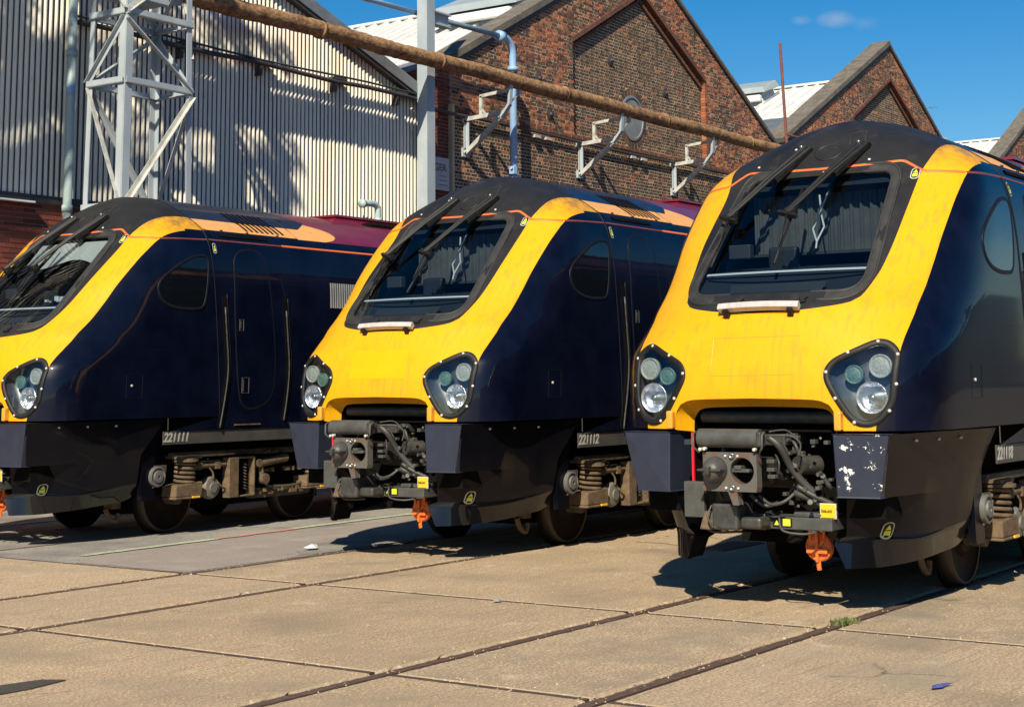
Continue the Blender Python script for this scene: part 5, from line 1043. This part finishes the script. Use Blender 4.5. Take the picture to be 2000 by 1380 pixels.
    # round window
    if circ:
        b = MB(); n = 26
        for k in range(n):
            t0 = 2*math.pi*(k+.08)/n; t1 = 2*math.pi*(k+.92)/n; vs = []
            for y in (.112, .16):
                for (r, t) in ((.555, t0), (.555, t1), (.735, t1), (.735, t0)): vs.append((cc[0]+r*.93*math.cos(t), y, cc[1]+r*math.sin(t)))
            o = MB().hexa(vs); o = o.build('arch_brick', M['brick'], root); set_cols(o, [jit(random.Random(k).choice(BROWN), random.Random(k))]*6)
        rim_ = MB().lathe((cc[0], .14, cc[1]), (0, -1, 0), [(.555, -.02), (.555, .045), (.50, .05), (.49, .0)], 40, caps=False).build('window_rim', M['trim'], root)
        MB().lathe((cc[0], .125, cc[1]), (0, -1, 0), [(.50, 0), (.50, .01), (.001, .011)], 40).build('round_window', M['round_glass'], root)
    # roof behind the gable: two slopes and their standing ribs
    zrg = ridge; L = 34; vl, vr = (xl-xa)-.25, (xr-xa)+.25; zv = zl-.75
    mt = MB(); mt.hexa([(vl, .53, zv), (0, .53, zrg-.05), (0, L, zrg-.05), (vl, L, zv), (vl, .53, zv+.05), (0, .53, zrg), (0, L, zrg), (vl, L, zv+.05)])
    mt.hexa([(0, .53, zrg-.05), (vr, .53, zv), (vr, L, zv), (0, L, zrg-.05), (0, .53, zrg), (vr, .53, zv+.05), (vr, L, zv+.05), (0, L, zrg)])
    mt.build('roof', M['white_roof'], root)
    k = (zrg-zv-.05)/(-vl)
    rb = MB(); me_parent = root
    proto = None
    for i in range(60):
        y = .8+i*.42
        if proto is None:
            q = MB(); q.hexa([(vl, -.03, zv+.05), (0, -.03, zrg), (0, .03, zrg), (vl, .03, zv+.05), (vl, -.02, zv+.14), (0, -.02, zrg+.09), (0, .02, zrg+.09), (vl, .02, zv+.14)]); proto = q.build('roof_rib', M['white_roof'], root); proto.location = (0, y, 0)
        else: o = bpy.data.objects.new('roof_rib', proto.data); C.objects.link(o); o.parent = root; o.location = (0, y, 0)
    MB().box(-.18, .18, .53, L, zrg, zrg+.07).build('ridge_cap', M['white_roof'], root, bevel=.02)
    def onroof(x): return zrg-(-x)*k
    # ventilator box on the left slope
    for (x0, x1, y0, y1) in (vent,):
        v = MB(); z0_, z1_ = onroof(x0), onroof(x1)
        v.hexa([(x0, y0, z0_), (x1, y0, z1_), (x1, y1, z1_), (x0, y1, z0_), (x0+.1, y0+.12, z0_+.42), (x1-.05, y0+.12, z1_+.36), (x1-.05, y1-.12, z1_+.36), (x0+.1, y1-.12, z0_+.42)])
        vo = v.build('roof_ventilator', M['roof_vent'], root, bevel=.02)
        v = MB(); v.hexa([(x0-.15, y0-.12, z0_+.40), (x1+.1, y0-.12, z1_+.34), (x1+.1, y1+.12, z1_+.34), (x0-.15, y1+.12, z0_+.40), (x0-.05, y0, z0_+.62), (x1, y0, z1_+.56), (x1, y1, z1_+.56), (x0-.05, y1, z0_+.62)]); v.build('ventilator_hood', M['roof_vent'], vo, bevel=.03)
        v = MB(); v.box(x0-.28, x0-.1, y0, y1, z0_+.1, z0_+.32); v.build('ventilator_gutter', M['white_roof'], vo, bevel=.04)
    p = MB(); xa0, xa1 = -5.6, -4.2; p.hexa([(xa0, 1.3, onroof(xa0)+.06), (xa1, 1.3, onroof(xa1)+.06), (xa1, 5.2, onroof(xa1)+.06), (xa0, 5.2, onroof(xa0)+.06), (xa0, 1.3, onroof(xa0)+.10), (xa1, 1.3, onroof(xa1)+.10), (xa1, 5.2, onroof(xa1)+.10), (xa0, 5.2, onroof(xa0)+.10)])
    p.build('roof_panel', M['roof_grey'], root)
    p = MB(); p.hexa([(vl, .9, onroof(vl)+.06), (-4.0, .9, onroof(-4.0)+.06), (-4.0, 1.05, onroof(-4)+.06), (vl, 1.05, onroof(vl)+.06), (vl, .9, onroof(vl)+.13), (-4.0, .9, onroof(-4.0)+.13), (-4.0, 1.05, onroof(-4)+.13), (vl, 1.05, onroof(vl)+.13)]); p.build('red_flashing', M['flash_red'], root)
    return root
mat_band = mat('moulded_brick_band', (.20, .075, .042), .9, col2=(.09, .045, .032), scale=5, layers=(((.30, .20, .13), 20, .64, .72),), bump=.5, bscale=40, stretch=(1, 1, 1))
g1 = workshop(26.0, 8.23, 34.0, 12.38, 41.6, 8.24, 4.4, 'dark brick workshop gable with a round window behind the middle train', True, 11, 11.55, (33.6, 8.03))
g2 = workshop(42.2, 8.55, 50.6, 12.70, 58.4, 8.35, 4.4, 'smaller looking brick gable end seen beyond the nearest train roof', False, 12, 11.65, vent=(-1.9, -.9, 3.7, 5.3))
g3 = workshop(59.2, 8.75, 67.6, 12.95, 75.4, 8.6, 4.4, 'third brick gable end, only its left edge showing at the right edge', False, 13, 11.7, vent=(-1.9, -.9, 3.7, 5.3))
for o in child(g1, 'roof_panel')+child(g3, 'roof_panel'): bpy.data.objects.remove(o)
# brick return wall left of the first gable, partly behind the shed
root = empty('brick_pier_wall', (0, WY, 0)); tag(root, 'plain red brick wall between the shed and the first gable', 'brick wall')
P = [(22.6, 4.4), (25.99, 4.4), (25.99, 8.15), (24.9, 7.98), (24.2, 7.70), (22.6, 7.70)]
wall_slab('mortar_bed', P, .012, .4, M['mortar_red'], root)
cl = brick_cells(23.9, 25.98, 4.4, 8.1, seed=5); mid = np.array([((a+c)/2, (z0+z1)/2) for a, c, z0, z1 in cl]); dd = sdf(P, mid)
make_bricks(root, [(*c_, RED, 0) for c_, d in zip(cl, dd) if d > .02], 0, 3, 300, lambda q: -q[2])
MB().box(25.90, 25.985, -.10, .01, 4.4, 7.3).build('corner_strip', M['mortar'], root)
b = MB(); slope_box(b, 23.2, 7.3, 26.1, 8.33, -.08, .5, 0, .1); b.build('wall_coping', M['trim'], root)

# corrugated shed
SY = 18.69
shed = empty('corrugated_shed', (0, SY, 0)); tag(shed, 'cream corrugated metal shed wall behind the farthest train', 'shed')
xL, xR, zB = 4.0, 24.42, 4.42; apx, apz = 16.3, 10.05
topz = lambda x: apz-.345*abs(x-apx)
nS = 20; wS = (xR-xL)/nS; pitch = .1042
for k in range(nS):
    x0 = xL+k*wS; x1 = x0+wS+.02; n = int((x1-x0)/pitch*10); vs = []; xs = np.linspace(x0, x1, n)
    fr = [];
    for x in xs: 
        ph = (x/pitch) % 1; t = .5-.5*math.cos(2*math.pi*ph); y = .036*(1-t)+(.0035 if k % 2 else 0); fr.append(y)
    zb = zB+(0.0); b = MB()
    for z_ in (0, 1):
        for x, y in zip(xs, fr): vs.append((x, y, zb if z_ == 0 else topz(x)-.03))
    b.add(vs, [(i, i+1, n+i+1, n+i) for i in range(n-1)]); o = b.build('corrugated_sheet', M['sheet'], shed, True, angle=60)
b = MB(); slope_box(b, apx, apz, xR+.05, topz(xR+.05), -.16, .5, -.16, .06); slope_box(b, xL, topz(xL), apx, apz, -.16, .5, -.16, .06); b.build('verge_trim', M['trim'], shed, bevel=.01)
b = MB(); slope_box(b, apx, apz, xR+.05, topz(xR+.05), -.13, .0, -.22, -.162); b.build('verge_board', M['cable'], shed)
b = MB(); b.box(xL, xR, .03, .35, zB, 7.1); b.prism([(xL, 7.1), (xR, 7.1), (apx, apz-.1)], lambda x, z: (x, .03, z), lambda x, z: (x, .35, z)); b.build('backing_wall', M['cable'], shed)
b = MB(); b.box(xL, xR, -.05, .03, zB-.085, zB-.02); b.box(xL, xR, -.02, .03, zB-.02, zB+.03); b.build('base_flashing', M['cable'], shed)
MB().hexa([(apx, .5, apz-.1), (xR+.1, .5, topz(xR+.1)-.1), (xR+.1, 22, topz(xR+.1)-.1), (apx, 22, apz-.1), (apx, .5, apz), (xR+.1, .5, topz(xR+.1)), (xR+.1, 22, topz(xR+.1)), (apx, 22, apz)]).build('shed_roof', M['roof_vent'], shed)
MB().box(xR-.01, xR+.13, -.05, .35, 0, 7.05).build('corner_post', M['plaque'], shed)
pl = empty('plinth_wall', (0, 0, 0), shed)
MB().box(xL, xR, .012, .35, -.05, zB-.09).build('mortar_bed', M['mortar_red'], pl)
cl = brick_cells(12.6, 17.2, 2.45, zB-.10, bond='stretcher', seed=8); make_bricks(pl, [(*c_, RED, 0) for c_ in cl], 0, 4, 300, lambda q: abs(q[0]-14.3)+.3*abs(q[2]-3.8))
cl = brick_cells(xL, 12.59, .0, zB-.10, bond='stretcher', seed=9)+brick_cells(17.21, xR, .0, zB-.10, bond='stretcher', seed=10); make_bricks(pl, [(*c_, RED, 0) for c_ in cl], 0, 5)
lt = MB(); lt.box(12.9, 15.05, -.16, -.05, 4.31, 4.335); tag(lt.build('tube_light', M['white_line']), None); 
o = bpy.data.objects['tube_light']; o.location = (0, SY, 0); tag(o, 'thin white tube fitting on the brick plinth at the left edge', 'light fitting')

# plate on the wall
pq = empty('wall_plate', (25.32, WY-.05, 5.84)); tag(pq, 'faded pink DANGER plate on the red brick beside the grey column', 'sign')
MB().box(-.55, .53, -.012, .02, -.33, .33).build('plate', M['plaque'], pq, bevel=.004)
text_obj('plate_lettering', 'DANGER', .205, M['ink'], pq, (-.50, -.016, .06), (math.pi/2, 0, 0), width=1.12, offset=.004)
for k in range(3): MB().box(.20-.02*k, .44, -.0155, -.012, -.05-.09*k, -.035-.09*k).build('faded_line', M['ink'], pq)

# ------------------------------------------------------------ pipework on the wall
rp = empty('overhead_pipe', (0, 18.02, 7.775)); tag(rp, 'thick lagged rusty brown pipe running along the buildings on brackets', 'pipe')
rr = random.Random(5); n = 420; pts = []; rs = []
for k in range(n): x = 16.3+k*(60-16.3)/(n-1); pts.append((x, rr.gauss(0, .003), rr.gauss(0, .003)+.012*math.sin(x*1.3))); rs.append(.148+rr.gauss(0, .004))
MB().tube(pts, .15, 22, rs=rs).build('lagging', M['rustpipe'], rp, True)
for x in (16.4, 20.6, 24.05, 28.5, 32.9, 37.4): MB().tube([(x, 0, 0), (x+.07, 0, 0)], .162, 22).build('pipe_band', M['rustpipe'], rp, True)
def bracket(x, label):
    r = empty('pipe_bracket', (x, WY, 0)); r.scale = (1, 1.04, 1); tag(r, label, 'pipe bracket', 'brackets carrying the rusty pipe')
    q = lambda n_, b_, m_='galv_white', **kw: b_.build(n_, M[m_], r, **kw)
    b = MB(); b.bar((0, -.04, 6.36), (0, -.04, 7.10), .13, .02, (0, 1, 0)); b.bar((0, -.08, 6.36), (0, -.08, 7.10), .02, .08, (0, 1, 0)); b.box(-.12, .12, -.05, .02, 6.28, 6.46); b.box(-.12, .12, -.05, .02, 6.98, 7.12); q('wall_post', b, 'galv')
    b = MB(); b.bar((0, -.06, 7.06), (0, -.98, 7.11), .08, .085); q('arm', b)
    b = MB(); b.bar((0, -.06, 6.36), (0, -.90, 7.02), .085, .11, (1, 0, 0)); q('strut', b)
    b = MB(); b.bar((0, -.88, 7.0), (0, -1.10, 7.26), .05, .11, (1, 0, 0)); b.bar((0, -1.10, 7.26), (0, -1.13, 7.66), .05, .10, (1, 0, 0)); q('pipe_shoe', b, 'galv')
    b = MB(); b.bar((0, -.42, 7.10), (0, -.42, 7.50), .065, .065, (0, 1, 0)); b.bar((0, -.40, 7.50), (0, -1.10, 7.56), .065, .065); b.bar((.0, -.52, 7.12), (0, -.42, 7.26), .03, .05, (1, 0, 0)); q('hanger', b)
    b = MB(); b.box(.36, .42, -1.12, -1.04, 7.50, 7.66); b.bar((0, -1.1, 7.28), (.38, -1.08, 7.55), .03, .03); q('pipe_clip', b, 'white')
    for y, z in ((-.07, 7.07), (-.07, 6.38), (-.88, 7.02)): MB().lathe((-.07, y, z), (-1, 0, 0), [(.03, 0), (.03, .02), (.001, .025)], 6).build('bolt', M['galv_white'], r)
bracket(26.45, 'white steel pipe bracket, leftmost, beside the blue pipe on the brick wall')
bracket(30.90, 'white steel pipe bracket in the middle, below the round window')
bracket(35.34, 'white steel pipe bracket on the right, just left of the nearest train')
cb = empty('wall_cable', (0, 18.57, 7.10)); tag(cb, 'thin black conduit running along shed and brick walls below the rusty pipe', 'conduit')
MB().tube([(15.6+k*1.0, .0, .02*math.sin(k*1.9)) for k in range(10)]+[(24.45, 0, 0)], .042, 8).build('conduit', M['cable'], cb, True)
MB().tube([(15.6+k*1.0, -.02, .085+.02*math.sin(k*1.1)) for k in range(10)], .02, 6).build('upper_conduit', M['cable'], cb, True)
MB().tube([(24.45, 0, 0), (24.9, .48, .0)]+[(25.5+k*1.5, .48, .02*math.sin(k)) for k in range(22)], .036, 8).build('conduit', M['cable'], cb, True)
for x in (17.9, 19.75, 21.7, 23.5):
    o = MB().box(x-.04, x+.30, -.03, .12, .03, .075).box(x-.03, x+.02, -.02, .12, -.20, .03).build('conduit_bracket', M['cable'], cb)
for x in (28.9, 29.35, 33.1, 33.6): MB().box(x, x+.22, .44, .56, -.12, -.06).build('conduit_bracket', M['white'], cb)
bp = empty('blue_pipe', (0, 18.62, 0)); tag(bp, 'pale blue pipe that runs off the column and bends down the brick wall', 'pipe')
arc = [(27.15+.33*math.sin(t), 0, 8.52+.33*math.cos(t)) for t in np.linspace(0, math.pi/2, 8)]
MB().tube([(20.5, 0, 8.77), (24.6, 0, 8.82)], .055, 12).build('horizontal_run', M['blue_pipe'], bp, True)
MB().tube([(24.6, 0, 8.82), (27.0, 0, 8.85)], .055, 12).build('horizontal_run', M['blue_pipe_dirty'], bp, True)
MB().tube([(26.98, 0, 8.85)]+arc+[(27.48, 0, 8.3), (27.48, 0, 3.2)], .078, 14).build('down_pipe', M['blue_pipe'], bp, True)
MB().tube([(26.95, 0, 8.85), (27.12, 0, 8.85)], .115, 14).build('elbow_collar', M['blue_pipe'], bp, True)
MB().tube([(27.48, 0, 8.18), (27.48, 0, 8.26)], .115, 14).build('socket', M['blue_pipe'], bp, True)
MB().tube([(27.48, 0, 8.12), (27.48, 0, 8.16)], .085, 14).build('rubber_joint', M['cable'], bp, True)
MB().box(27.34, 27.46, -.10, .02, 5.98, 6.14).tube([(27.3, -.06, 6.1), (27.48, -.06, 6.06)], .03, 8).build('tap', M['blue_pipe'], bp)
# H column
col = empty('steel_column', (24.20, 18.42, 0)); tag(col, 'pale grey steel column standing between the shed and the brick gable', 'column')
b = MB(); b.box(-.125, .125, -.12, -.10, 0, 11); b.box(-.125, .125, .10, .12, 0, 11); b.box(-.125, -.105, -.10, .10, 0, 11); b.box(.105, .125, -.10, .10, 0, 11); b.build('shaft', M['galv'], col)
b = MB(); b.box(.16, .72, -.09, .09, 8.60, 8.63); b.box(.16, .72, -.09, .09, 8.84, 8.87); b.box(.16, .72, -.012, .012, 8.63, 8.84); b.build('stub_beam', M['galv'], col)
# drainpipes
dp = empty('drainpipe', (15.62, 18.52, 0)); tag(dp, 'pale green drainpipe on the corrugated wall left of the lattice mast', 'drainpipe')
MB().tube([(0, 0, 9.6), (0, 0, 4.12), (.06, 0, 4.02), (.22, .02, 3.98), (.30, .1, 3.98)], .066, 12).build('pipe', M['drainpipe'], dp, True)
for z in (6.55, 4.22): MB().tube([(0, 0, z), (0, 0, z+.10)], .080, 12).build('socket', M['drainpipe'], dp, True)
MB().tube([(0, 0, 5.95), (0, 0, 6.12)], .0675, 12).build('blue_sticker', M['blue_pipe'], dp, True)
vp = empty('vent_pipe', (22.62, 18.52, 0)); tag(vp, 'short pale vent pipe with an elbow, low on the corrugated wall', 'vent pipe')
MB().tube(smooth_poly([(-.20, 0, 4.93), (-.02, 0, 4.95), (.12, 0, 4.95), (.22, 0, 4.90), (.24, 0, 4.75), (.24, 0, 3.6)], 4, False), .062, 12).build('pipe', M['drainpipe'], vp, True)
MB().tube([(-.24, 0, 4.93), (-.16, 0, 4.93)], .078, 12).build('cap', M['drainpipe'], vp, True)
MB().tube([(.24, 0, 4.62), (.24, 0, 4.70)], .075, 12).build('socket', M['drainpipe'], vp, True)

# ------------------------------------------------------------ lattice mast
def mast():
    r = empty('lattice_mast', (15.25, 16.95, 0)); tag(r, 'grey steel lattice mast holding up the rusty pipe behind the farthest train', 'mast')
    W, D = 1.30, .76; zs = [0, 1.65, 4.15, 5.93, 6.93, 8.0, 9.0]
    tp = lambda z: 1 - .018*(z-5.9)
    cs = {'a': (0, 0), 'b': (W, 0), 'c': (W, D), 'd': (0, D)}
    def P(k, z): x, y = cs[k]; f = tp(z); return Vector((W/2+(x-W/2)*f, D/2+(y-D/2)*f, z))
    def angle(name, p, q, s=.085, up=(0, -1, 0), mt='galv', t=.010):
        d = (q-p).normalized(); u = Vector(up); a = d.cross(u).normalized(); u2 = a.cross(d).normalized(); b = MB()
        b.bar(p, q, s, t, u2); b.bar(p+a*(s/2-t/2)+u2*(s/2), q+a*(s/2-t/2)+u2*(s/2), t, s, u2); b.build(name, M[mt], r)
    for k in 'abcd':
        b = MB(); p, q = P(k, 0), P(k, 9); w_ = .135 if k == 'a' else .10
        sx = 1 if k in 'ad' else -1; sy = 1 if k in 'ab' else -1
        b.bar(p+Vector((sx*w_/2, 0, 0)), q+Vector((sx*w_/2, 0, 0)), w_, .014, (0, 1, 0)); b.bar(p+Vector((0, sy*w_/2, 0)), q+Vector((0, sy*w_/2, 0)), .014, w_-.016, (0, 1, 0)); b.build('leg', M['galv'], r)
    for z in zs[2:]:
        for u, v, up in (('a', 'b', (0, 0, 1)), ('b', 'c', (0, 0, 1)), ('c', 'd', (0, 0, 1)), ('d', 'a', (0, 0, 1))): angle('cross_member', P(u, z), P(v, z), .085, up)
    for (k1, z1, k2, z2, mt) in (('a', 4.15, 'b', 5.90, 'galv_white'), ('a', 4.15, 'd', 5.90, 'galv_white'), ('c', 4.15, 'b', 5.90, 'galv'), ('c', 4.15, 'd', 5.90, 'galv'),
                             ('a', 6.88, 'b', 5.98, 'galv'), ('a', 6.88, 'd', 5.98, 'galv'), ('c', 6.88, 'b', 5.98, 'galv'), ('c', 6.88, 'd', 5.98, 'galv'),
                             ('a', 6.98, 'b', 7.95, 'galv_white'), ('a', 6.98, 'd', 7.95, 'galv_white'), ('c', 6.98, 'b', 7.95, 'galv'), ('c', 6.98, 'd', 7.95, 'galv'),
                             ('b', 2.2, 'a', 4.1, 'galv'), ('d', 2.2, 'a', 4.1, 'galv'), ('a', 1.0, 'b', 2.2, 'galv')):
        angle('brace', P(k1, z1)+Vector((0, -.012 if 'b' in (k1, k2) else 0, 0)), P(k2, z2)+Vector((0, -.012 if 'b' in (k1, k2) else 0, 0)), .07, (0, -1, 0) if {k1, k2} in ({'a', 'b'}, {'c', 'd'}) else (-1, 0, 0), mt)
    b = MB(); b.bar((W, 0, 6.45), (W+.42, .6, 7.45), .05, .05); b.bar((W+.1, .0, 7.45), (W+.75, .9, 7.62), .07, .05); b.box(W+.2, W+.7, .95, 1.3, 7.58, 7.64); b.bar((W+.42, .6, 7.45), (W+.42, 1.1, 7.58), .05, .05)
    b.build('outrigger', M['galv_white'], r)
    b = MB(); b.box(.2, 1.0, .2, .7, 7.25, 7.35); b.box(.35, .8, .3, .55, 7.35, 7.6); b.build('gear_box', M['galv'], r)
mast()
# red pole and its hook beyond the first gable
rpo = empty('red_pole', (41.72, 19.0, 0)); tag(rpo, 'thin rusty red pole standing in the valley between two gables', 'pole')
MB().tube([(.22, 0, 8.2), (.0, 0, 11.25)], .045, 8).build('pole', M['red_pole'], rpo)
MB().tube([(.15, 0, 8.62), (1.0, -.3, 8.52), (1.25, -.4, 8.72)], .035, 6).build('stay', M['red_pole'], rpo)
# gull
d_ = px_dir(1820, 212); gp = Vector((0, 0, 1.7124))+d_*150; gu = empty('gull', gp); tag(gu, 'distant grey gull in flight above the second gable', 'bird')
b = MB(); sd = d_.cross(Vector((0, 0, 1))).normalized(); fwd = d_.cross(sd)
pts = [Vector((0, 0, 0))+sd*x+Vector((0, 0, z)) for x, z in ((-.50, -.08), (-.22, .12), (0, .06), (.25, .14), (.52, .02))]
for p, q, w1, w2 in ((pts[0], pts[1], .02, .13), (pts[1], pts[2], .13, .16), (pts[2], pts[3], .16, .13), (pts[3], pts[4], .13, .02)): b.add([p+d_*w1, q+d_*w2, q-d_*w2*.5+Vector((0, 0, .02)), p-d_*w1*.5+Vector((0, 0, .02))], [(0, 1, 2, 3)])
b.build('wings', M['gull'], gu); MB().tube([tuple(-sd*.22+Vector((0, 0, .06))), (0, 0, .06), tuple(sd*.20+Vector((0, 0, .04)))], .06, 8, rs=[.02, .065, .03]).build('body', M['gull'], gu)

# ------------------------------------------------------------ tree at the left whose leaves dapple the shed wall, and unseen buildings and trees added for reflections
def tree(loc, trunk_h, crowns, n, label, seed, leaf=.13, group=None):
    rr = random.Random(seed); r = empty('broadleaf_tree', loc); tag(r, label, 'tree', group)
    b = MB(); b.tube([(0, 0, -.1), (.1, .05, trunk_h*.4), (0, .1, trunk_h*.75), (.1, 0, trunk_h)], .2, 10, rs=[.30, .24, .18, .13])
    for (cx, cy, cz, rx, ry, rz) in crowns:
        for k in range(7):
            e = (cx+rr.gauss(0, rx*.45), cy+rr.gauss(0, ry*.45), cz+rr.gauss(0, rz*.4)); b.tube([(0, .05, trunk_h*.72), ((e[0])*.5, e[1]*.5, (trunk_h*.72+e[2])/2+.3), e], .06, 6, rs=[.09, .055, .015])
    b.build('trunk', M['bark'], r, True)
    b = MB()
    for (cx, cy, cz, rx, ry, rz) in crowns:
        clumps = [(rr.gauss(0, .5), rr.gauss(0, .5), rr.gauss(0, .5)) for _ in range(34)]
        for k in range(int(n*(.62 if rx > 2.5 and n > 950 else 1))):
            c = rr.choice(clumps); p = Vector((cx+(c[0]+rr.gauss(0, .075))*rx, cy+(c[1]+rr.gauss(0, .075))*ry, cz+(c[2]+rr.gauss(0, .075))*rz))
            a = Vector((rr.gauss(0, 1), rr.gauss(0, 1), rr.gauss(0, 1))).normalized()*leaf; c2 = a.orthogonal().normalized()*leaf*.55
            b.add([p-a, p+c2, p+a, p-c2], [(0, 1, 2, 3)])
    b.build('crown', M['treeleaf'], r)
tree((6.5, 16.6, 0), 11.0, [(-.9, -1.0, 14.9, 2.6, 1.2, 2.2), (3.2, -1.1, 13.6, 1.7, .9, 1.0), (5.4, -1.0, 12.9, 1.8, .8, .8), (2.0, -.8, 12.4, 1.2, .8, .6)], 1000, 'tall broadleaf tree left of the yard whose leaves dapple the shed wall', 3, .085)
for i, (x, h, wd) in enumerate(((-12, 7.5, 22), (10.2, 6.6, 22), (32.4, 8.2, 26), (58.6, 7.2, 30))):
    r = empty('reflected_building', (x, -17-1.5*(i % 2), 0)); tag(r, 'low dark unseen building added across the yard to reflect in the trains', 'building', 'unseen buildings added across the yard for reflections')
    b = MB(); b.prism([(0, 0), (wd, 0), (wd, h-1.0), (wd*.7, h-1.0), (wd*.66, h-.6), (wd*.2, h-.6), (wd*.18, h-1.1), (0, h-1.1)], lambda x_, z: (x_, 0, z), lambda x_, z: (x_, -10, z)); b.build('wall', M['cable'], r)  # unseen dark block added for the train sides to mirror
for i in range(9): tree((-20+i*11+3*(i % 2), -34-4*(i % 3), 0), 3.5, [(0, 0, 6.0+(i % 3), 3.4, 3.0, 2.6)], 900, 'unseen bushy tree added across the yard to reflect in the trains', 30+i, .30, 'unseen trees added across the yard for reflections')  # off-frame row added so the train sides have something to reflect
